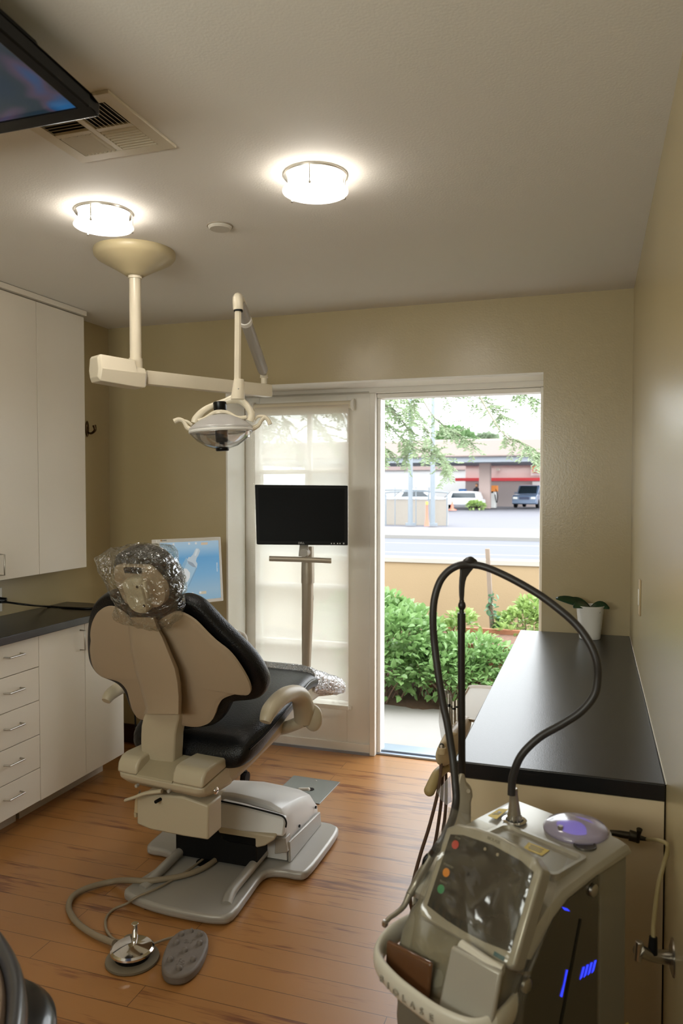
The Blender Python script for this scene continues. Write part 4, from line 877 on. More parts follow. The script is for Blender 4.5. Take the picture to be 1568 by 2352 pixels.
# ------------------------------------------------------------------ laser cart in the near right corner
KO = V((.06, 1.578, 0)); ky = math.radians(31); KB = V((math.sin(ky), math.cos(ky), 0)); KR = V((math.cos(ky), -math.sin(ky), 0))
def K(a, b, z): return KO + KR * a + KB * b + ZZ * z
def kpl(px, py, off=0):   # on the side plane
    r = ray(px, py); t = (KO + KR * off - CAMP).dot(KR) / r.dot(KR); return CAMP + r * t
def kd(p): return (p - CAMP).dot(FWD)
cart = thing('laser_cart', K(-.138, -.15, 0), 'silver and dark dental laser cart with a slanted touch screen, in the near right corner', 'laser machine')
SD = mat('satin_silver', 'A9A69C', .3, metal=.45, noise=.02)
SD2 = mat('dull_silver_side', '8C887C', .4, metal=.3)
DS = mat('dark_glossy_panel', '3A362C', .16, spec=.6, coat=.6)
def kprism(pts, a0, a1, mb=None):
    mb = mb or MB(); return mb.prism([K(a0, b, z) for b, z in pts], KR * (a1 - a0))
obj('rear_column', kprism([(-.074, .06), (.028, .06), (.028, .772), (-.074, .762)], -.27, -.002), SD2, cart, bevel=.006)
obj('core', kprism([(-.074, .06), (-.074, .75), (-.20, .74), (-.27, .69), (-.325, .64), (-.335, .5), (-.325, .3), (-.34, .08)], -.268, -.012), mat('cart_core', '6F6A5E', .4), cart)
sp_ = [(-.079, .07), (-.079, .762), (-.20, .752), (-.262, .71), (-.31, .655), (-.335, .60), (-.345, .5), (-.34, .35), (-.345, .08)]
side = obj('side_panel', kprism(sp_, -.0125, .0), DS, cart, bevel=.004)
obj('side_panel', kprism(sp_, -.280, -.268), DS, cart, bevel=.004)
for px, py in ((1360, 2044), (1206, 2262)):
    q = kpl(px, py, .001); obj('side_knob', MB().lathe([(0, .007), (.009, .007), (.012, .005), (.0125, 0)], q, KR, 24), STEEL, side, ang=50)
# glowing blue vent lines in the side
LED = mat('blue_glow', '101040', .4, emit='2A38FF', es=1.1)
for c_ in ([(1290, 2083), (1302, 2087), (1308, 2093), (1296, 2090)], [(1300, 2228), (1303, 2228), (1294, 2270), (1290, 2290), (1286, 2288), (1294, 2260)]):
    obj('blue_light_slot', MB().prism([kpl(x, y, .0005) for x, y in c_], KR * .0006), LED, side, smooth=False)
for i in range(4):
    x = 1333 + i * 9; y = 2222 - i * 5
    obj('blue_light_slot', MB().prism([kpl(x + 5, y, .0005), kpl(x + 9, y - 2, .0005), kpl(x + 3, y + 22, .0005), kpl(x - 2, y + 28, .0005)], KR * .0006), LED, side, smooth=False)
sl = MB(); sl.prism([kpl(1330, 2110, .0002), kpl(1335, 2110, .0002), kpl(1290, 2352, .0002), kpl(1284, 2352, .0002)], KR * .0008)
obj('side_seam', sl, BLKP, side, smooth=False)
# deck
dkp = [(.034, .768), (.034, .785), (.022, .793), (-.10, .787), (-.20, .778), (-.25, .758), (-.29, .733), (-.315, .705), (-.312, .690), (-.28, .712), (-.245, .738), (-.20, .756), (-.10, .766)]
dpl = []
for a in (-.284, -.280, -.262, -.02, -.002, .004):
    dz = {-.284: -.014, -.280: -.005, .004: -.014, -.002: -.005}.get(a, 0); dpl.append([K(a, b * (.97 if dz < -.01 else 1), z + (dz if i in (1, 2, 3, 4, 5, 6, 7) else 0)) for i, (b, z) in enumerate(dkp)])
deck = obj('top_deck', MB().loft(dpl), SD, cart, bevel=.004, ang=40)
# tray rim and tray floor
def ringloop(a0, a1, b0, b1, z, r=.012, n=5):
    P_ = []
    for (ca, cb, s_) in ((a1 - r, b1 - r, 0), (a0 + r, b1 - r, 90), (a0 + r, b0 + r, 180), (a1 - r, b0 + r, 270)):
        for i in range(n + 1):
            t = math.radians(s_ + 90 * i / n); P_.append(K(ca + r * math.cos(t), cb + r * math.sin(t), z))
    return P_
zz = lambda b: .787 + (b + .10) * .09
rim = MB().loft([ringloop(-.215, -.018, -.20, -.088, .776), ringloop(-.215, -.018, -.20, -.088, .7925), ringloop(-.208, -.025, -.193, -.095, .7925), ringloop(-.204, -.029, -.189, -.099, .7855)], cap=False)
obj('tray_rim', rim, SD, deck)
obj('tray_floor', MB().prism(ringloop(-.205, -.028, -.190, -.098, .784), (0, 0, .002)), mat('tray_grey', '8F8C80', .35, metal=.2), deck)
YL = mat('yellow_sticker', 'D8BC2A', .5)
def kz(px, py, z): return atz(px, py, z)
def sticker(pts, z):
    s_ = obj('warning_sticker', MB().prism([kz(x, y, z) for x, y in pts], (0, 0, .0008)), YL, deck, smooth=False)
    c_ = sum((kz(x, y, z) for x, y in pts), V((0, 0, 0))) / 4; ex = (kz(*pts[1], z) - kz(*pts[0], z)).normalized(); ey = (kz(*pts[0], z) - kz(*pts[3], z)).normalized()
    return s_, c_, ex, ey
s_, c_, ex, ey = sticker([(1214, 1935), (1262, 1954), (1244, 1966), (1201, 1949)], .7865)
for i in range(4): obj('print_line', MB().box(c_ + ey * (.008 - i * .005) + ZZ * .001, (.030 - .003 * (i % 2), .0014, .0004), frame((0, 0, 0), ex, ey).to_3x3()), BLKP, s_)
s_, c_, ex, ey = sticker([(1146, 1858), (1167, 1859), (1140, 1882), (1120, 1874)], .7925)
text('warning_symbol', '\u25B2', .012, frame(c_ + ex * .0 + ey * .006 + ZZ * .0009, ex, ey), BLKP, s_, ext=.0002)
for i in range(2): obj('print_line', MB().box(c_ - ey * (.004 + i * .006) + ZZ * .001, (.014, .0014, .0004), frame((0, 0, 0), ex, ey).to_3x3()), BLKP, s_)
# fibre port: ring, ribbed nut, cone
fp = kz(1181, 1886, .79)
obj('port_ring', MB().lathe([(.024, 0), (.026, .003), (.019, .004), (.016, -.004)], fp, ZZ, 36), CHROME, deck)
nut = MB().lathe([(0, .004), (.013, .004), (.0135, .016), (.009, .018), (0, .018)], fp, ZZ, 28)
for i in range(12):
    t = 2 * math.pi * i / 12; nut.cyl(fp + V((.0135 * math.cos(t), .0135 * math.sin(t), .004)), fp + V((.012 * math.cos(t), .012 * math.sin(t), .016)), .0028, n=8)
obj('ribbed_nut', nut, STEEL, deck)
obj('fibre_socket', MB().lathe([(0, -.002), (.0185, -.002), (.0185, .001), (0, .001)], fp, ZZ, 28), BLKM, deck)
obj('fibre_cone', MB().lathe([(.0135, .014), (.0135, .018), (.0105, .040), (.0085, .060), (.0088, .062), (.0088, .069), (.0070, .071), (0, .071)], fp, V((-.03, 0, 1)), 32), mat('aged_steel', 'A39A8A', .3, .7), cart, ang=40)
# cup hole, a dark disc painted as the shade inside it, and water dish
q = kz(1343, 1944, .789)
obj('cup_hole_shade', MB().lathe([(.0225, .001), (.0215, .004), (.0195, .0035), (.018, .0012), (0, .0010)], q, ZZ, 36), mat('recess_shade_disc', '4A463C', .35, metal=.4), deck)
q = kz(1322, 1896, .80); q.z = .785
pd = obj('water_dish', MB().lathe([(0, .026), (.04, .024), (.058, .018), (.066, .010), (.066, .006), (.060, .001), (.0, .001)], q, ZZ, 48), None or mat('violet_translucent', 'C9C0D6', .16, trans=.55, coat=.5), cart, ang=60)
obj('dish_ring', MB().lathe([(.064, -.002), (.070, .0), (.070, .004), (.064, .005)], q, ZZ, 48), SD, cart)
obj('dish_light', MB().lathe([(0, .003), (.034, .003), (.036, .006), (0, .008)], q, ZZ, 32), mat('violet_glow', '302060', .4, emit='6A50FF', es=.35), cart)
qk = kz(1287, 1910, .80); obj('dish_knob', MB().lathe([(0, .012), (.005, .012), (.006, .008), (.004, 0)], qk, ZZ, 16), STEEL, cart)
# touch-screen
mu0, mu1 = K(-.110, -.257, .838), K(-.110, -.340, .690)
md_ = (mu1 - mu0); mh = md_.length; MDn = md_.normalized(); MN = KR.cross(MDn).normalized()
if MN.z < 0: MN = -MN
def S(u, v, o=0): return mu0 + KR * (u * .222) + MDn * (v * mh) + MN * o     # u -0.5..0.5, v 0..1
tpo = [S(-.50, .06), S(-.40, -.03), S(-.2, -.075), S(0, -.09), S(.2, -.075), S(.40, -.03), S(.50, .06), S(.50, 1.0), S(.47, 1.05), S(-.47, 1.05), S(-.50, 1.0)]
obj('screen_housing', MB().prism([p - MN * .028 for p in tpo], MN * .034), SD, cart, bevel=.008, seg=3)
so = [S(-.43, .11, .0065), S(-.3, .06, .0065), S(0, .03, .0065), S(.3, .06, .0065), S(.43, .11, .0065), S(.43, .90, .0065), S(.2, .935, .0065), S(0, .945, .0065), S(-.2, .935, .0065), S(-.43, .90, .0065)]
scn = obj('touch_screen', MB().prism(so, MN * .001), mat('laser_screen', '14120E', .22, spec=.6, noise=.2, nscale=6), cart, smooth=False)
obj('screen_area', MB().prism([S(-.26, .16, .0077), S(.36, .16, .0077), S(.36, .86, .0077), S(-.26, .86, .0077)], MN * .0004), mat('laser_screen_area', '241C12', .25, noise=.4, nscale=12), scn, smooth=False)
for v, c_ in ((.19, 'C0362A'), (.50, 'E08A20'), (.68, '2F8F5E')):
    obj('button', MB().cyl(S(-.345, v, .0076), S(-.345, v, .009), .0078, n=24), mat('key_' + c_, c_, .4), scn)
    text('button_caption', {.19: 'STOP', .50: 'STANDBY', .68: 'READY'}[v], .0055, frame(S(-.345, v - .075, .008), KR, -MDn), mat('key_text', '8A8678', .5), scn, ext=.0001)
for u in (-.05, .08): obj('sensor', MB().cyl(S(u, .10, .0076), S(u, .10, .0085), .003, n=12), STEEL, scn)
text('maker_lettering', 'BIOLASE', .008, frame(S(0, -.02, .0066), KR, -MDn), mat('faint_print', '7A7668', .5), cart, ext=.0002)
obj('status_key', MB().prism([S(.30, .965, .006), S(.40, .965, .006), S(.40, 1.005, .006), S(.30, 1.005, .006)], MN * .001), mat('teal_key', '2F5E68', .4), cart)
# front pod, lower scoop, bumper
rings = []
for z, b, w_, th_ in ((.700, -.315, .112, .03), (.680, -.350, .118, .06), (.655, -.375, .120, .08), (.62, -.392, .120, .09), (.58, -.395, .118, .09), (.54, -.385, .115, .08), (.51, -.37, .11, .06)):
    rg = []
    for k in range(24):
        t = math.pi * k / 23; rg.append(K(-.140 + w_ * math.copysign(abs(math.cos(t)) ** .45, math.cos(t)), b + th_ * (1 - abs(math.sin(t)) ** .5), z))
    rg += [K(-.140 - w_ * .9, -.28, z), K(-.140 + w_ * .9, -.28, z)]
    rings.append(rg)
pod = obj('front_pod', MB().loft(rings), mat('pod_grey', '85806F', .3, metal=.3), cart, ang=60)
obj('front_panel', MB().prism([K(-.106, -.384, .694), K(-.004, -.378, .694), K(-.008, -.402, .592), K(-.112, -.412, .592)], KB * .012), mat('pale_silver_panel', 'A5A196', .35, metal=.2), cart, bevel=.004)
obj('front_tray', MB().prism([K(-.258, -.396, .640), K(-.137, -.402, .655), K(-.137, -.414, .565), K(-.256, -.402, .565)], KB * .01), mat('brown_smoked', '5A3A22', .2, coat=.4), cart, bevel=.006)
obj('front_ledge', MB().tube([K(-.10, -.362, .690), K(-.04, -.366, .688), K(-.012, -.36, .686)], .011, n=12), mat('pale_silver', 'C9C5B8', .3), cart)
obj('front_window', MB().prism([K(-.25, -.34, .50), K(-.03, -.34, .50), K(-.03, -.36, .30), K(-.25, -.36, .30)], KB * .02), mat('brown_smoked', '5A3A22', .2, coat=.4), cart, bevel=.004)
obj('lower_body', kprism([(-.30, .06), (-.345, .10), (-.35, .30), (-.365, .48), (-.36, .53), (-.30, .53)], -.265, -.014), mat('cart_core', '6F6A5E'), cart, bevel=.01)
bm_ = [K(-.018, -.30, .612), K(-.010, -.37, .604), K(-.03, -.412, .598), (K(-.08, -.432, .598)), K(-.14, -.436, .600), K(-.20, -.432, .602), K(-.256, -.416, .605), K(-.284, -.38, .610), K(-.290, -.33, .618), K(-.280, -.27, .622)]
mbb = MB().tube(bm_, .0095, n=16, smooth=6, flat=2.4)
obj('bumper_handle', mbb, mat('pale_silver', 'C9C5B8'), cart, ang=60)
lt = 'BIOLASE'
for i, c_ in enumerate(lt):
    u = (i + .5) / len(lt); a = -.235 + u * .15; bb_ = -.4455 + 1.9 * max(0, abs(a + .14) - .02) ** 2
    text('raised_letter', c_, .017, frame(K(a, bb_ - .002, .600), KR, ZZ), mat('letter_silver', 'A8A498', .35, metal=.3), cart, ext=.0012)
for a in (-.27, -.01):
    for b in (-.30, -.02): obj('caster', MB().cyl(K(a - .012, b, .03), K(a + .012, b, .03), .03, n=20).cyl(K(a, b, .03), K(a, b, .075), .01), BLKM, cart)
obj('base_tray', kprism([(-.36, .045), (.03, .045), (.03, .07), (-.36, .07)], -.285, .005), BLKM, cart, bevel=.01)
# film bag over the screen
bagm = thin('bag_film', 'F2F0EA', .05, .12, .04, wrinkle=.5, wscale=9, face=.14)
rows = []
for j in range(40):
    v = -.16 + j * (1.95 + .16) / 39; row = []
    for i in range(36):
        u = -.60 + 1.2 * i / 35
        if v <= 1.05: p = S(u, v, .016 - .10 * max(0, abs(u) - .48) * 3)
        else:
            q_ = S(u, 1.05, .016); p = q_ + V((0, 0, -(v - 1.05) * .16)) - KB * (.03 * math.sin(min(1, (v - 1.05) / .6) * math.pi / 2))
            p = p + KB * (.25 * max(0, abs(u) - .44))
        nq = p * 13; p = p + MN * (.010 * (1 - 2.2 * abs(mnoise.noise(nq)))) + KR * (.004 * mnoise.noise(nq + V((9, 0, 0))))
        row.append(p)
    rows.append(row)
obj('plastic_screen_cover', MB().loft(rows, cap=False, closed=False), bagm, None, 'loose clear plastic bag draped over the screen of the laser cart', 'plastic cover', ang=180)
# handpiece resting in the side holder
hb = K(-.262, -.30, .74); dh = kd(hb)
t = thing('laser_handpiece', D(960, 2020, dh), 'slim grey laser handpiece with an angled tip, held on the left of the laser cart', 'handpiece')
HGm = mat('grey_anodised', '8E897C', .3, metal=.6)
obj('body', MB().tube([D(992, 1962, dh), D(972, 2000, dh), D(955, 2030, dh), D(940, 2055, dh - .01)], .009, rad=[.0085, .0095, .009, .0075], n=14, smooth=3), HGm, t)
obj('neck', MB().tube([D(940, 2055, dh - .01), D(928, 2080, dh - .02), D(912, 2096, dh - .03), D(895, 2108, dh - .04), D(884, 2120, dh - .05)], .005, rad=[.0070, .0055, .0048, .0045, .0042], n=12, smooth=3), HGm, t)
obj('tip', MB().lathe([(0, -.006), (.0045, -.006), (.006, -.002), (.006, .004), (0, .006)], D(884, 2121, dh - .05), V((.3, 0, 1)), 16), STEEL, t)
obj('clip', MB().tube([D(985, 1965, dh), D(977, 1975, dh), D(974, 1990, dh)], .006), BLKP, t)
obj('handpiece_holder', MB().tube([D(978, 1996, dh + .01), D(966, 2030, dh + .02), D(956, 2065, dh + .02), D(960, 2078, dh + .03), K(-.27, -.27, .66)], .010, flat=.6), mat('pale_silver', 'C9C5B8'), cart)
# fibre pole and looped hose
p0 = D(1061, 1910, 1.69)
bk_ = mat('fibre_pole_bracket', 'A79E8C', .32, metal=.3)
pb_ = thing('fibre_support_pole', V((p0.x, p0.y, .74)), 'thin dark upright pole rising from the laser cart and carrying the looped hose', 'pole')
obj('bracket', MB().prism([D(1045, 1905, 1.69), D(1045, 1845, 1.69), D(1047, 1812, 1.69), D(1056, 1776, 1.69), D(1066, 1776, 1.69), D(1072, 1800, 1.69), D(1084, 1812, 1.69), D(1086, 1830, 1.69), D(1082, 1845, 1.69), D(1082, 1905, 1.69)], FWD * .022), bk_, pb_, bevel=.005, seg=3)
obj('pivot_screw', MB().cyl(D(1075, 1817, 1.688), D(1075, 1817, 1.68), .0045, n=16), STEEL, pb_)
obj('mount_foot', MB().tube([D(1063, 1895, 1.70), D(1066, 1950, 1.69), K(-.24, -.05, .70)], .016), bk_, pb_)
PD = mat('pole_black', '1E1B19', .4)
obj('rod', MB().cyl(D(1060.5, 1778, 1.70), D(1059, 1440, 1.70), .0082, n=16), PD, pb_)
obj('lower_sleeve', MB().cyl(D(1059.5, 1452, 1.70), D(1059.5, 1408, 1.70), .0092, n=16), PD, pb_)
obj('ball_joint', MB().sph(D(1060.5, 1391, 1.70), .010, (.85, .85, 1.15)).cyl(D(1060, 1412, 1.70), D(1060, 1378, 1.70), .0055, n=12), PD, pb_)
fk = [D(1057, 1382, 1.70), D(1055, 1350, 1.70), D(1057, 1318, 1.70), D(1061, 1298, 1.70), D(1090, 1296, 1.70), D(1087, 1306, 1.70), D(1072, 1326, 1.70), D(1067, 1350, 1.70), D(1065, 1382, 1.70)]
obj('hose_cradle', MB().prism(smoothpoly(fk, 2), FWD * .012), PD, pb_, bevel=.003)
obj('cradle_cap', MB().lathe([(.0155, -.004), (.017, .0), (.012, .006), (.004, .010), (0, .011)], D(1080, 1289, 1.70), V((.12, 0, 1)), 24), PD, pb_)
hz = [(1174, 1826, 1.600), (1175, 1805, 1.600), (1178, 1780, 1.598), (1197, 1735, 1.59), (1238, 1694, 1.58), (1289, 1664, 1.56), (1334, 1634, 1.545), (1364, 1597, 1.54), (1372, 1558, 1.54), (1370, 1519, 1.54), (1354, 1478, 1.55), (1325, 1437, 1.57), (1284, 1400, 1.59), (1234, 1363.5, 1.62), (1170, 1327, 1.65), (1115, 1303, 1.68), (1080, 1297, 1.692), (1053, 1299, 1.695), (1028, 1313, 1.70), (1009, 1338, 1.70), (997, 1378, 1.70), (994, 1424, 1.70), (997, 1474, 1.70), (1006, 1547, 1.69), (1017, 1616, 1.68), (1027, 1662, 1.67), (1036, 1717, 1.66), (1041, 1754, 1.65), (1045, 1800, 1.63), (1047, 1836, 1.62), (1042, 1868, 1.60), (1033, 1895, 1.57), (1015, 1930, 1.52), (1000, 1952, 1.48)]
P_ = [D(*q) for q in hz]; P_.append(D(991, 1964, dh + .02))
obj('laser_hose', MB().tube(P_, .0083, n=14, smooth=5), HOSE, None, 'dark ribbed hose looping from the laser cart over the pole and back down', 'hose')

# ------------------------------------------------------------------ air line, wall valve, tubing in the right corner
AX = mat('blackened_brass', '3A352C', .35, metal=.8)
y0 = RY0 + .004
c0_ = at(1452, 1919, y0 - .03)
t = thing('air_valve', at(1440, 1915, y0), 'small dark pipe valve fixed on the cream end panel under the black worktop', 'valve')
obj('pipe', MB().tube([at(1400, 1912, y0 - .03), at(1425, 1916, y0 - .03), at(1450, 1920, y0 - .03), at(1486, 1928, y0 - .03)], .006, smooth=1, rad=[.006, .0085, .0085, .004]), AX, t)
obj('valve_body', MB().cyl(at(1444, 1918, y0 - .03), at(1462, 1923, y0 - .03), .013, n=10), AX, t, bevel=.002)
obj('valve_handle', MB().tube([at(1462, 1932, y0 - .03), at(1466, 1918, y0 - .035), at(1468, 1905, y0 - .04)], .005, rad=[.007, .004, .007]), AX, t)
obj('wall_stub', MB().cyl(at(1452, 1919, y0), at(1452, 1919, y0 - .03), .007), AX, t)
q = atx(1546, 2200, XR)
t = thing('gas_outlet_valve', q, 'chrome valve sticking out of the right wall low beside the laser cart', 'valve')
obj('escutcheon', MB().lathe([(0, .008), (.02, .008), (.036, .003), (.038, 0)], q, V((-1, 0, 0)), 32), STEEL, t)
dq = kd(q); a1 = D(1492, 2195, dq - .03); a2 = D(1466, 2182, dq - .05)
obj('valve_body', MB().tube([q, D(1520, 2198, dq - .01), a1, a2], .013, smooth=1, rad=[.014, .014, .011, .013]), STEEL, t)
obj('tee_handle', MB().cyl(D(1468, 2162, dq - .05), D(1464, 2206, dq - .05), .008), STEEL, t, bevel=.002)
obj('hose_barb', MB().cyl(D(1498, 2190, dq - .03), D(1500, 2152, dq - .03), .010, .008), BLKM, t)
cl = mat('yellowed_tubing', 'B8A878', .3, trans=.4)
obj('clear_air_tube', MB().tube([D(1500, 2156, dq - .03), D(1500, 2128, dq - .02), D(1505, 2080, dq - .01), D(1512, 2030, dq + .0), D(1524, 1985, dq + .02), D(1532, 1955, dq + .02), D(1530, 1938, dq + .02), D(1510, 1930, dq + .05), at(1486, 1928, y0 - .03)], .0045, n=10), cl, None, 'clear yellowish tube rising along the right wall from the chrome valve', 'tube')
obj('yellow_cable', MB().tube([K(.0, .03, .42), K(.03, .04, .36), V((.13, 1.83, .20)), V((.15, 1.86, .03)), V((.155, 1.89, .01))], .004, n=8), mat('dull_yellow', 'A08838', .5), None, 'thin dull yellow cable hanging behind the laser cart near the wall', 'cable')

# ------------------------------------------------------------------ operator stool, near left corner
scx = V((-1.145, 1.105, 0)); SV = mat('navy_black_vinyl', '0E1318', .28, coat=.3, noise=.1)
t = thing('operator_stool', scx, 'dark vinyl rolling stool cut off at the lower left corner of the photo', 'stool')
obj('seat', MB().lathe([(0, .40), (.15, .40), (.176, .415), (.188, .435), (.186, .455), (.165, .475), (.12, .482), (0, .478)], scx, n=64), SV, t, ang=70)
obj('column', MB().cyl(scx + V((0, 0, .08)), scx + V((0, 0, .40)), .026), CHROME, t)
hub = MB(); 
for k in range(5):
    a = 2 * math.pi * k / 5; e_ = scx + V((.26 * math.cos(a), .26 * math.sin(a), 0))
    obj('base_leg', MB().tube([scx + V((0, 0, .10)), scx + V((.13 * math.cos(a), .13 * math.sin(a), .095)), e_ + V((0, 0, .075))], .018, rad=[.024, .018, .014]), GREYP, t)
    obj('caster', MB().cyl(e_ + V((-.012, 0, .028)), e_ + V((.012, 0, .028)), .028, n=18).cyl(e_ + V((0, 0, .028)), e_ + V((0, 0, .08)), .008), BLKM, t)
def sz(px, py, z=.66): return atz(px, py, z)
arcp = [sz(-60, 2150), sz(-25, 2165), sz(6, 2205), sz(28, 2250), sz(38, 2300), sz(38, 2352), sz(30, 2420)]
obj('back_band', MB().tube(arcp, .016, n=14, flat=2.2), mat('stool_back_grey', '34363C', .3, coat=.5), t, ang=60)
obj('back_band_pad', MB().tube([p + V((-.028, -.012, 0)) for p in arcp[1:]], .014, n=12, flat=1.8), mat('stool_back_tan', '8A7666', .4), t)
obj('back_stem', MB().tube([sz(-25, 2400), scx + V((-.16, -.12, .5)), scx + V((-.08, -.06, .39))], .012), GREYP, t)

# ================================================================== outside
CONC = mat('pale_concrete', '94918C', .85, noise=.08, nscale=3, bump=.1, bscale=60)
struct('ground_patio', MB().bb((-6, YT + .14, -.09), (4, 5.14, -.03)), CONC, smooth=False)
struct('ground_lot', MB().bb((-60, 7.4, -.12), (60, 110, -.06)), mat('pale_pavement', '5C5C62', .9, noise=.05, nscale=.5), smooth=False)
SOIL = mat('brown_soil', '5A4636', .95, noise=.45, nscale=9, bump=.9, bscale=25)
so_ = MB(); nx, ny = 60, 24
vv = [[so_.b.verts.new((-5 + 8 * i / nx, 5.10 + 2.35 * j / ny, -.04 + .05 * mnoise.noise(V((i * .5, j * .5, 0))) + .05 * min(1, j / 4))) for i in range(nx + 1)] for j in range(ny + 1)]
for j in range(ny):
    for i in range(nx): so_.b.faces.new((vv[j][i], vv[j][i + 1], vv[j + 1][i + 1], vv[j + 1][i]))
struct('ground_soil', so_, SOIL, ang=180)
struct('ground_road', MB().bb((-60, 9.0, -.058), (60, 22.5, -.05)), mat('worn_asphalt', '585A60', .9, noise=.06, nscale=1), smooth=False)
for i, (y_, c_) in enumerate(((13.2, 'lane'), (17.6, 'lane'), (20.6, 'lane'))):
    struct('trim_%d' % (6 + i), MB().bb((-60, y_, -.05), (60, y_ + .14, -.046)), mat('road_paint', '78767A', .7), smooth=False)
struct('trim_9', MB().bb((-60, 22.5, -.06), (60, 27, .06)), mat('sidewalk', '7E7C78', .85, noise=.03), smooth=False)
gw = thing('garden_wall', (-1.2, 7.55, 0), 'low ochre stucco wall with a white cap beyond the planting', 'wall')
obj('wall_face', MB().bb((-8, 7.5, -.1), (5, 7.66, .745)), mat('ochre_stucco', '968264', .85, noise=.05, nscale=3, bump=.15, bscale=120), gw)
obj('wall_cap', MB().bb((-8, 7.48, .745), (5, 7.68, .79)), mat('white_cap', '9E9A92', .7), gw)
# planter
WD = mat('redwood_board', '94644A', .6, noise=.18, nscale=6, stretch=(1, 8, 8))
pt = thing('planter_box', (-.3, 5.95, 0), 'reddish wooden raised planter box of dark soil in front of the ochre wall', 'planter')
pl0 = atz(968, 1472, .35); py0, py1 = pl0.y, pl0.y + .68; px0, px1 = pl0.x, 1.6
for nm, a, b in (('front_board', (px0, py0, -.02), (px1, py0 + .03, .35)), ('back_board', (px0, py1 - .03, -.02), (px1, py1, .35)), ('end_board', (px0, py0 + .03, -.02), (px0 + .03, py1 - .03, .35)), ('end_board', (px1 - .03, py0 + .03, -.02), (px1, py1 - .03, .35))):
    obj(nm, MB().bb(a, b), WD, pt, bevel=.003)
obj('corner_bracket', MB().bb((px0 - .003, py0 - .003, .27), (px0 + .03, py0 + .0, .35)), BLKM, pt)
obj('bark_fill', MB().bb((px0 + .03, py0 + .03, 0), (px1 - .03, py1 - .03, .31)), mat('bark_chips', '6A5142', .95, noise=.5, nscale=30, bump=1, bscale=50), pt)
stt = D(1119, 1260, 6.35); stb = V((stt.x + .06, stt.y + .05, -.05))
st = thing('garden_stake', stb, 'weathered wooden stake standing upright against the ochre wall', 'stake')
obj('stake', MB().prism([stb + V((-.018, -.018, 0)), stb + V((.018, -.018, 0)), stb + V((.018, .018, 0)), stb + V((-.018, .018, 0))], stt - stb), mat('weathered_wood', '84766A', .85, noise=.2), st, bevel=.003)
# leafy plants
def leafmat(name, c, rough=.35):
    mt = mat(name, c, rough, spec=.6, noise=.22, nscale=14); nt = mt.node_tree; b = nt.nodes['Principled BSDF']
    tl = nt.nodes.new('ShaderNodeBsdfTranslucent'); tl.inputs[0].default_value = lin(c); mx = nt.nodes.new('ShaderNodeMixShader'); mx.inputs[0].default_value = .25
    nt.links.new(b.outputs[0], mx.inputs[1]); nt.links.new(tl.outputs[0], mx.inputs[2]); nt.links.new(mx.outputs[0], nt.nodes['Material Output'].inputs[0]); return mt
LG = leafmat('shrub_leaf', '82A468', .26); LY = leafmat('young_leaf', '93AC66', .35); LT = leafmat('mesquite_leaf', '8A9C78', .4); STM = mat('brown_twig', '6E5848', .8, noise=.2)
rng = random.Random(11)
def rv3(): return V((rng.gauss(0, 1), rng.gauss(0, 1), rng.gauss(0, 1))).normalized()
def addleaf(mb, p, d, up, L_, w_):
    d = d.normalized(); s_ = d.cross(up)
    if s_.length < .1: s_ = d.cross(V((1, 0, 0)))
    s_.normalize(); n = s_.cross(d); v = mb.b.verts.new
    a = v(p); m1 = v(p + d * L_ * .5 - n * L_ * .06); t = v(p + d * L_ - n * L_ * .14)
    l1 = v(p + d * L_ * .3 + s_ * w_ * .5 + n * w_ * .12); l2 = v(p + d * L_ * .68 + s_ * w_ * .42 + n * w_ * .08)
    r1 = v(p + d * L_ * .3 - s_ * w_ * .5 + n * w_ * .12); r2 = v(p + d * L_ * .68 - s_ * w_ * .42 + n * w_ * .08)
    mb.b.faces.new((a, m1, l1)); mb.b.faces.new((l1, m1, t, l2)); mb.b.faces.new((a, r1, m1)); mb.b.faces.new((m1, r1, r2, t))
def shrub(label, blobs, n, Lf, mtl, stems=14):
    c0 = V(blobs[0][0]); t = thing('leafy_shrub', (c0.x, c0.y, 0), label, 'shrub', None); mb = MB(); sm = MB()
    tot = sum(r[0] * r[1] * r[2] for _, r in blobs)
    for c, r in blobs:
        c = V(c); k = int(n * (r[0] * r[1] * r[2]) / tot)
        for i in range(k):
            u = rv3(); u.z = abs(u.z) * 1.0 if rng.random() < .75 else u.z; q = .55 + .5 * rng.random() ** .6
            p = c + V((u.x * r[0], u.y * r[1], u.z * r[2])) * q
            if p.z < .02: continue
            d = (u + rv3() * .7 + V((0, 0, .1))).normalized(); s_ = Lf * (.65 + .7 * rng.random())
            addleaf(mb, p, d, (V((0, 0, 1)) + rv3() * .5), s_, s_ * .62)
        for i in range(stems):
            u = rv3(); u.z = abs(u.z) * .8 + .15; e_ = c + V((u.x * r[0], u.y * r[1], u.z * r[2])) * .9
            b0 = V((c.x + rng.uniform(-.4, .4) * r[0], c.y + rng.uniform(-.4, .4) * r[1], -.03)); mid = (b0 + e_) / 2 + rv3() * .05
            sm.tube([b0, mid, e_], .004, n=5, smooth=3, rad=[.006, .004, .002])
    obj('foliage', mb, mtl, t, smooth=False, kind='stuff'); obj('stems', sm, STM, t, kind='stuff'); return t
def G(px, py, d): p = D(px, py, d); return (p.x, p.y, p.z)
shrub('dense leafy green shrub filling the left side of the open doorway', [(G(890, 1490, 5.6), (.40, .34, .26)), (G(905, 1455, 5.9), (.36, .3, .24)), (G(880, 1545, 5.45), (.32, .28, .18)), (G(840, 1440, 6.0), (.4, .3, .28))], 3400, .062, LG)
shrub('low sprawling leafy shrub in front of the reddish planter box', [(G(1000, 1540, 5.4), (.34, .26, .17)), (G(1075, 1520, 5.5), (.36, .26, .18)), (G(1040, 1570, 5.3), (.34, .2, .12)), (G(1130, 1540, 5.5), (.3, .22, .14))], 2600, .052, LG)
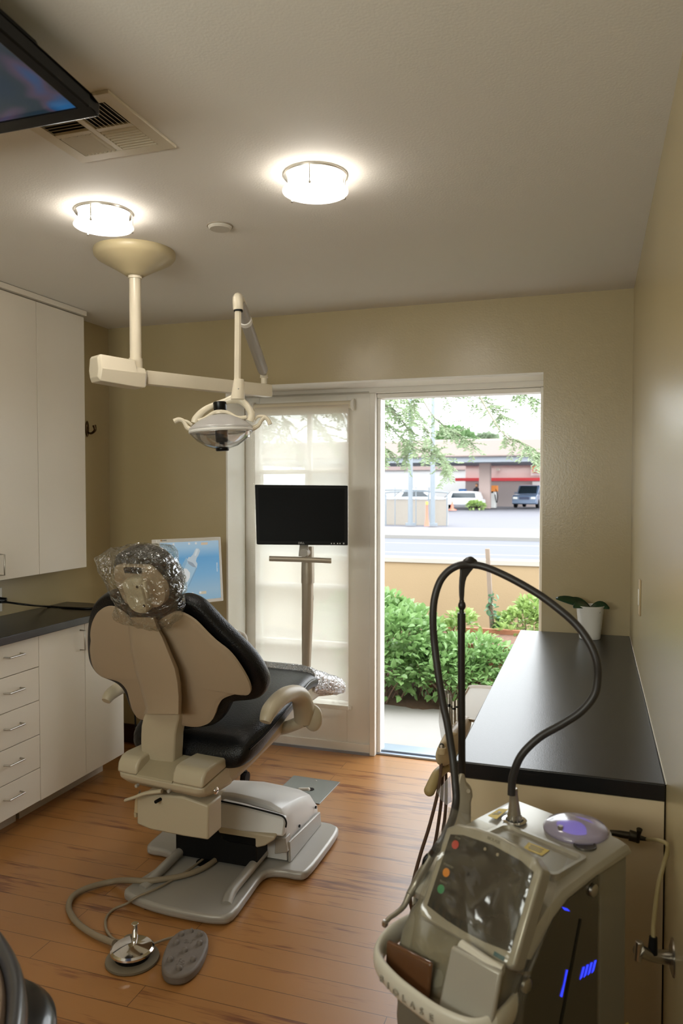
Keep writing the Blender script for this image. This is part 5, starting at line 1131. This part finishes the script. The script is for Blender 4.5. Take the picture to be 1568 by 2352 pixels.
shrub('young yellow-green shrub against the ochre wall at the right of the doorway', [(G(1195, 1440, 6.35), (.20, .15, .14)), (G(1222, 1415, 6.4), (.15, .13, .15)), (G(1160, 1465, 6.2), (.12, .1, .09))], 620, .06, LY, 6)
shrub('small bright seedlings growing in the planter box left of the stake', [(G(1030, 1455, 6.0), (.14, .12, .08)), (G(1060, 1440, 6.0), (.12, .1, .12)), (G(1110, 1475, 5.95), (.10, .08, .05))], 260, .055, LY, 4)
vb = MB(); vs_ = MB(); sp0 = None
pts_ = [V((stb.x - .01, stb.y - .03, .30)) + V((.03 * math.sin(i * .9), -.02, i * .042)) for i in range(8)]
vs_.tube(pts_, .003, n=6)
for p in pts_:
    for k in range(5): addleaf(vb, p + rv3() * .03, rv3(), V((0, 0, 1)) + rv3() * .4, .055, .04)
t = thing('climbing_vine', (stb.x, stb.y, .3), 'little blue-green vine climbing the foot of the wooden stake', 'vine')
obj('foliage', vb, leafmat('vine_leaf', '5F8768'), t, smooth=False); obj('stem', vs_, STM, t)
# overhanging tree
tt = thing('feathery_tree', (-5.2, 8.6, 0), 'feathery green tree whose drooping branches hang across the top of the doorway', 'tree')
tr_ = MB().tube([V((-5.2, 8.6, -.1)), V((-5.1, 8.5, 1.2)), V((-4.8, 8.4, 2.4)), V((-4.2, 8.2, 3.6))], .1, rad=[.16, .13, .11, .09], n=12)
obj('trunk', tr_, STM, tt)
tb = MB(); tf = MB()
BR = [[(800, 860, 7.6), (866, 915, 7.7), (900, 945, 7.8), (930, 975, 7.8), (945, 1015, 7.8), (930, 1058, 7.7)], [(830, 930, 7.4), (880, 965, 7.4), (915, 1000, 7.5), (955, 1030, 7.5), (1000, 1045, 7.5), (1042, 1075, 7.4)],
      [(880, 850, 8), (920, 900, 8), (950, 940, 8), (985, 1000, 7.9), (1010, 1050, 7.9), (1030, 1082, 7.8)], [(960, 860, 7.5), (1010, 888, 7.5), (1060, 900, 7.5), (1110, 920, 7.5), (1140, 940, 7.4), (1158, 968, 7.4)],
      [(990, 950, 8.2), (1030, 985, 8.2), (1060, 1003, 8.2), (1090, 1025, 8.2)], [(1100, 860, 7.8), (1160, 885, 7.8), (1205, 905, 7.8), (1245, 928, 7.8), (1280, 940, 7.8)], [(1150, 990, 7.2), (1190, 1012, 7.2), (1225, 1030, 7.2), (1245, 1055, 7.2)],
      [(820, 1000, 7.5), (862, 1008, 7.5), (885, 1030, 7.5), (872, 1060, 7.5)], [(840, 870, 7.2), (880, 900, 7.2), (920, 905, 7.2), (960, 920, 7.2)], [(860, 940, 8), (890, 930, 8), (925, 960, 8)],
      [(560, 820, 7.6), (620, 900, 7.6), (660, 980, 7.6), (690, 1060, 7.6)], [(620, 860, 7.2), (690, 920, 7.2), (740, 980, 7.2), (770, 1040, 7.2)], [(600, 930, 8), (640, 990, 8), (650, 1060, 8)], [(560, 900, 7.8), (600, 960, 7.8), (620, 1020, 7.8)], [(700, 870, 7.8), (740, 920, 7.8), (790, 960, 7.8)], [(640, 880, 7.4), (700, 900, 7.4), (760, 930, 7.4)]]
limb = V((-4.2, 8.2, 3.6))
for br in BR:
    P_ = [D(*q) for q in br]; st_ = P_[0] + V((-.3, .1, .5))
    tb.tube([limb, (limb + st_) / 2 + V((0, 0, .4)), st_], .02, n=6, rad=[.02, .014, .008]); tb.tube([st_] + P_, .006, n=5, rad=[.012] + [.008 - .0012 * i for i in range(len(P_))])
    for a, b_ in zip(P_, P_[1:]):
        for k in range(12):
            u = rng.random(); p = a + (b_ - a) * u; d = ((b_ - a).normalized() * .5 + rv3() * .8 + V((0, 0, -.35))).normalized(); L_ = rng.uniform(.10, .24)
            if rng.random() < .18: continue
            e_ = p + d * L_; tb.tube([p, e_], .0016, n=3, smooth=1)
            side_ = d.cross(V((0, 0, 1)))
            if side_.length < .1: side_ = V((1, 0, 0))
            side_.normalize(); nn_ = 9
            for i in range(nn_):
                for sg in (-1, 1):
                    addleaf(tf, p + d * L_ * (i + .5) / nn_, side_ * sg + d * .5 + rv3() * .25, rv3(), .050, .015)
obj('branches', tb, mat('grey_green_bark', '7A7868', .8), tt, kind='stuff'); obj('foliage', tf, LT, tt, smooth=False, kind='stuff')

# across the street
def A_(px, py, Y): return at(px, py, Y)
def pbox(px0, py0, px1, py1, Y, depth, mb=None):
    a = A_(px0, py0, Y); b = A_(px1, py1, Y); mb = mb or MB(); return mb.bb((a.x, Y, b.z), (b.x, Y + depth, a.z))
gs = thing('fuel_canopy', (A_(1112, 1165, 55).x, 55, 0), 'wide pinkish-tan filling station canopy on square columns across the street', 'canopy')
PKT = mat('pink_tan_stucco', '968881', .8, noise=.03); PKB = mat('rose_brown_stucco', 'A18F88', .8, noise=.03)
a = A_(800, 1020, 55); b = A_(1330, 1050, 55)
obj('roof', MB().bb((a.x - 8, 52, b.z), (b.x, 62, a.z)), PKT, gs, bevel=.1)
obj('soffit', MB().bb((a.x - 7.5, 52.4, b.z - .35), (b.x - .5, 61.5, b.z)), mat('soffit_grey', '8E949A', .7), gs)
pbx = A_(1100, 1050, 55).x, A_(1125, 1050, 55).x
obj('column', MB().bb((pbx[0], 55, 0), (pbx[1], 55.8, b.z - .3)), PKB, gs)
sto = thing('convenience_store', (A_(1180, 1165, 64).x, 64, 0), 'rose-tan shop with a red stripe behind the filling station canopy', 'building')
obj('wall', pbox(1069, 1066, 1420, 1175, 64, 10), mat('shop_wall', 'B3A7A2', .8, noise=.03), sto)
obj('parapet', pbox(1067, 1061, 1424, 1067, 63.8, 10.2), PKT, sto)
obj('stripe', pbox(1045, 1098, 1424, 1104, 63.3, .7), mat('red_stripe', 'C83A3E', .5), sto)
sg = obj('sign', pbox(1219, 1068, 1245, 1092, 63.5, .2), mat('sign_white', 'E0DCD6', .5), sto)
obj('sign_panel', pbox(1222, 1070, 1241, 1086, 63.35, .16), mat('sign_red', 'D04A30', .5), sg)
qc = A_(1231.5, 1078, 63.3); obj('sign_disc', MB().cyl(qc, qc + V((0, .06, 0)), .24, n=32), mat('sign_white', 'E0DCD6'), sg)
text('sign_letter', 'K', .36, frame(qc - V((0, .02, 0)), (1, 0, 0), (0, 0, 1)), mat('sign_red', 'D04A30'), sto, ext=.01, bold=.01)
obj('notice', pbox(1222, 1106, 1239, 1123, 63.5, .2), mat('sign_white', 'E0DCD6'), sto)
obj('wall_lamp', pbox(1139, 1076, 1146, 1081, 63.5, .4), GREYP, sto)
wh = thing('warehouse', (A_(975, 1140, 70).x, 70, 0), 'long white low warehouse left of the rose-tan shop', 'building')
obj('wall', pbox(700, 1078, 1068, 1175, 70, 6), mat('warehouse_white', 'ABABAA', .8, noise=.02), wh)
obj('roof_band', pbox(700, 1062, 1068, 1079, 69.8, 6.4), mat('roof_brown', '8E7E7A', .8), wh)
t = thing('vending_machine', A_(1060, 1143, 60), 'bright blue upright machine beside the rose-tan shop', 'machine')
obj('cabinet', pbox(1053, 1123, 1068, 1146, 60, .8), mat('vivid_blue', '2C6FB8', .4), t, bevel=.03); obj('front_panel', pbox(1055, 1126, 1066, 1135, 59.96, .05), mat('pale_blue', '5F98CC', .4), t)
def pump(px0, px1, Y, lab):
    a = A_(px0, 1115, Y); b = A_(px1, 1165, Y); w_ = b.x - a.x; zt_ = a.z; cxp = (a.x + b.x) / 2
    t = thing('fuel_pump', (cxp, Y, 0), lab, 'fuel pump')
    obj('cabinet', MB().bb((a.x + w_ * .25, Y, 0), (b.x - w_ * .1, Y + .7, zt_ - .45)), mat('pump_white', 'D2D2CE', .4), t, bevel=.04)
    obj('side_post', MB().bb((a.x, Y + .1, 0), (a.x + w_ * .16, Y + .6, zt_ - .4)), mat('pump_white', 'D2D2CE'), t)
    obj('valance', MB().bb((a.x - .05, Y - .05, zt_ - .45), (b.x, Y + .75, zt_)), mat('pump_orange', 'E08A3C', .5), t, bevel=.03)
    obj('display', MB().bb((cxp - .1, Y - .02, 1.1), (cxp + .25, Y, 1.45)), BLKM, t)
    obj('hose', MB().tube([V((b.x - .1, Y - .03, 1.4)), V((b.x + .05, Y - .1, .9)), V((b.x - .02, Y - .1, .4)), V((b.x - .15, Y - .05, 1.0))], .03, n=8), BLKM, t)
pump(1108, 1141, 56.5, 'white fuel pump with an orange top beside the canopy column')
def car(name, label, c, ang, L_, W_, H_, mc_, suv=True):
    t = thing(name, (c[0], c[1], 0), label, 'car'); R_ = Matrix.Rotation(ang, 3, 'Z')
    def T(x, y, z): return V((c[0], c[1], 0)) + R_ @ V((x, y, z))
    h = H_
    body = [(-L_ / 2, .28), (-L_ / 2, h * .50), (-L_ * .46, h * .56), (-L_ * .2, h * .60), (L_ * .40, h * .60), (L_ * .49, h * .56), (L_ / 2, h * .45), (L_ / 2, .28)]
    obj('body', MB().prism([T(x, -W_ / 2, z) for x, z in body], R_ @ V((0, W_, 0))), mc_, t, bevel=.08, seg=3)
    x0, x1, x2, x3 = (-L_ * .28, -L_ * .13, L_ * .40 if suv else L_ * .18, L_ * .46 if suv else L_ * .34)
    cab = [(x0, h * .58), (x1, h * .97), ((x1 + x2) / 2, h), (x2, h * .97), (x3, h * .58)]
    obj('cabin', MB().prism([T(x, -W_ * .44, z) for x, z in cab], R_ @ V((0, W_ * .88, 0))), mc_, t, bevel=.06, seg=2)
    gl_ = mat('car_glass', '1E2A30', .1, spec=.8)
    ws = V((x1 - x0, 0, h * .39)); 
    obj('windscreen', MB().prism([T(x0 + .10 * ws.x - .02, -W_ * .37, h * .62), T(x0 + .10 * ws.x - .02, W_ * .37, h * .62), T(x0 + .88 * ws.x - .02, W_ * .34, h * .92), T(x0 + .88 * ws.x - .02, -W_ * .34, h * .92)], R_ @ V((-.04, 0, .03))), gl_, t)
    for s_ in (-1, 1):
        obj('side_window', MB().prism([T(x0 + .5, s_ * W_ * .44, h * .63), T(x1 + .12, s_ * W_ * .44, h * .91), T(x2 - .1, s_ * W_ * .44, h * .91), T(x3 - .25, s_ * W_ * .44, h * .63)], R_ @ V((0, s_ * .02, 0))), gl_, t)
        obj('headlight', MB().box(T(-L_ / 2 - .0, s_ * W_ * .36, h * .43), (.08, .32, .16), R_), mat('headlight', 'D8D8D2', .2), t, bevel=.02)
        for x in (-L_ * .31, L_ * .31): obj('wheel', MB().cyl(T(x, s_ * (W_ / 2 - .2), .33), T(x, s_ * (W_ / 2 + .01), .33), .33, n=28), BLKM, t, bevel=.03)
        obj('mirror', MB().box(T(x0 + .35, s_ * (W_ * .52), h * .64), (.14, .2, .14), R_), mc_, t, bevel=.03)
    obj('grille', MB().box(T(-L_ / 2 - .0, 0, h * .42), (.06, W_ * .42, .2), R_), mat('dark_grille', '2A3550', .4), t, bevel=.02)
    obj('bumper', MB().box(T(-L_ / 2 - .04, 0, h * .25), (.16, W_ * .96, .22), R_), mc_, t, bevel=.04)
cc = A_(1210, 1165, 57)
car('suv', 'blue-grey off-road car parked facing the street in front of the shop', (cc.x + .1, 59.2), math.radians(82), 4.5, 1.8, 1.72, mat('blue_grey_paint', '5A6B82', .3, coat=.5))
cc = A_(1055, 1165, 54)
car('white_van', 'white low van parked near the blue machine across the street', (cc.x, 54), math.radians(-4), 2.0 * 1.0 + 1.4, 1.6, 1.25, mat('car_white', 'D6D8DA', .3, coat=.5))
cc = A_(965, 1150, 52)
car('white_saloon', 'white car seen over the low beige wall on the left across the street', (cc.x, 50), math.radians(0), 4.3, 1.8, 1.42, mat('car_white', 'D6D8DA'), False)
lw = thing('low_site_wall', (A_(945, 1205, 31).x, 31, 0), 'low beige block wall across the road at the left', 'wall')
obj('wall_face', pbox(700, 1146, 1027, 1216, 31, .2), mat('beige_block', '958E84', .85, noise=.04), lw)
obj('coping', pbox(700, 1144, 1027, 1147, 30.97, .26), mat('sidewalk', '7E7C78'), lw)
PG = mat('galvanised_pole', '7A8288', .5, metal=.2)
for px, lab in ((942, 'tall slim grey lamp pole, left one of the pair across the road'), (993, 'tall slim grey lamp pole, right one of the pair across the road')):
    q = A_(px, 1216, 29.5); t = thing('street_pole', (q.x, q.y, 0), lab, 'pole')
    obj('shaft', MB().cyl((q.x, q.y, .05), (q.x, q.y, 9.5), .10, .06, n=16), PG, t); obj('base_plate', MB().cyl((q.x, q.y, .0), (q.x, q.y, .1), .2, n=16), PG, t)
    obj('lamp_arm', MB().tube([V((q.x, q.y, 9.4)), V((q.x - .4, q.y - .6, 9.8)), V((q.x - .5, q.y - 1.6, 9.9))], .05), PG, t)
    obj('luminaire', MB().box((q.x - .5, q.y - 1.9, 9.88), (.3, .7, .14)), PG, t, bevel=.04)
t = thing('chain_fence', (A_(945, 1205, 30.4).x, 30.4, 0), 'thin grey tube fence with rounded corners before the low beige wall', 'fence')
for (x0, x1, yt) in ((830, 983, 1126), (868, 885, 1131), (886, 1026, 1130)):
    a = A_(x0, yt, 30.4); b = A_(x1, yt, 30.4)
    obj('fence_panel', MB().tube([V((a.x, 30.4, -.07)), V((a.x, 30.4, a.z - .2)), V((a.x + .2, 30.4, a.z)), V((b.x - .2, 30.4, a.z)), V((b.x, 30.4, a.z - .2)), V((b.x, 30.4, -.07))], .028, n=8, smooth=2), PG, t)
for px in (907, 955, 985): q = A_(px, 1120, 30.4); obj('fence_post', MB().cyl((q.x, 30.4, -.07), (q.x, 30.4, q.z), .022, n=8), PG, t)
q = A_(980, 1212, 28); t = thing('marker_post', (q.x, q.y, .06), 'slim orange marker post on the pavement across the road', 'marker')
obj('post', MB().lathe([(0, 0), (.10, 0), (.09, .05), (.055, .3), (.04, .80), (.05, .84), (0, .86)], (q.x, q.y, .06)), mat('marker_orange', 'C0705A', .5), t); obj('top_band', MB().cyl((q.x, q.y, .86), (q.x, q.y, .98), .05), mat('amber', 'D89A4A', .5), t)
q = A_(1038, 1165, 50); t = thing('traffic_cone', (q.x, q.y, 0), 'small orange cone near the front of the white van', 'cone')
obj('cone', MB().lathe([(0, 0), (.3, 0), (.28, .05), (.12, .1), (.04, .62), (0, .62)], (q.x, q.y, 0)), mat('marker_orange', 'C0705A'), t)
# person at the pumps: one continuous skinned figure
q = A_(1095, 1165, 55.5)
def figure(px, lab):
    base_ = A_(px, 1165, 55.5); X0, Y0 = base_.x, 55.5
    J = [(0, 0, .92), (0, 0, 1.12), (0, 0, 1.36), (0, .0, 1.50), (0, -.03, 1.60), (0, -.03, 1.72),
         (.18, 0, 1.40), (.24, -.06, 1.14), (.14, -.26, 1.06), (-.18, 0, 1.40), (-.25, -.04, 1.13), (-.22, -.14, .90),
         (.10, 0, .86), (.12, -.03, .48), (.13, .03, .09), (.14, -.14, .04), (-.10, 0, .86), (-.13, .02, .48), (-.15, .06, .09), (-.16, -.11, .04)]
    E_ = [(0, 1), (1, 2), (2, 3), (3, 4), (4, 5), (2, 6), (6, 7), (7, 8), (2, 9), (9, 10), (10, 11), (0, 12), (12, 13), (13, 14), (14, 15), (0, 16), (16, 17), (17, 18), (18, 19)]
    RD = [.15, .14, .15, .06, .09, .085, .065, .048, .04, .065, .048, .04, .09, .065, .045, .035, .09, .065, .045, .035]
    me = bpy.data.meshes.new('person'); me.from_pydata([V(j) for j in J], E_, []); o = bpy.data.objects.new('person', me); COL.objects.link(o); o.location = (X0, Y0, 0)
    md = o.modifiers.new('skin', 'SKIN'); md.use_smooth_shade = True
    for i, v in enumerate(me.skin_vertices[0].data): v.radius = (RD[i], RD[i] * .8); v.use_root = (i == 0)
    s2 = o.modifiers.new('sub', 'SUBSURF'); s2.levels = 1; s2.render_levels = 2
    me.materials.append(mat('dark_clothes', '23252C', .8)); o['label'] = lab; o['category'] = 'person'
    h_ = MB().sph((X0, Y0 - .03, 1.66), .11, (.9, 1, 1.15)); obj('head', h_, mat('skin_tone', 'A87858', .6), o)
    obj('hair', MB().sph((X0, Y0 - .0, 1.70), .115, (.95, 1, .95)), mat('dark_hair', '2A201C', .8), o)
figure(1094, 'person in dark clothes standing left of the fuel pump across the street')
shrub('small green roadside shrub between the white van and the fuel pump', [((A_(1092, 1160, 52).x, 52, .25), (.6, .35, .32))], 420, .16, LY, 6)
def far_tree(px0, px1, py0, py1, Y, lab, mtl):
    a = A_(px0, py0, Y); b = A_(px1, py1, Y); c = V(((a.x + b.x) / 2, Y, b.z)); w_ = (b.x - a.x) / 2; h_ = a.z - b.z
    t = thing('distant_tree', (c.x, Y, 0), lab, 'tree'); mb = MB()
    for i in range(1500):
        u = rv3(); u.z = abs(u.z); lob = 1 + .25 * mnoise.noise(u * 2.2 + V((px0, 0, 0)))
        p = c + V((u.x * w_ * lob, u.y * w_ * .7, u.z * h_ * lob)) * (.6 + .42 * rng.random()); addleaf(mb, p, rv3(), rv3(), .75, .5)
    obj('crown', mb, mtl, t, smooth=False, kind='stuff'); obj('trunk', MB().cyl((c.x, Y, 0), (c.x, Y, c.z + .5), .3, .2, n=10), STM, t)
far_tree(1000, 1088, 985, 1024, 80, 'round green tree rising behind the canopy roof', leafmat('far_leaf', '5C7A4C', .7))
far_tree(1088, 1142, 1002, 1024, 84, 'paler grey-green tree behind the canopy, right of the round one', leafmat('far_leaf_pale', '7A8A70', .7))
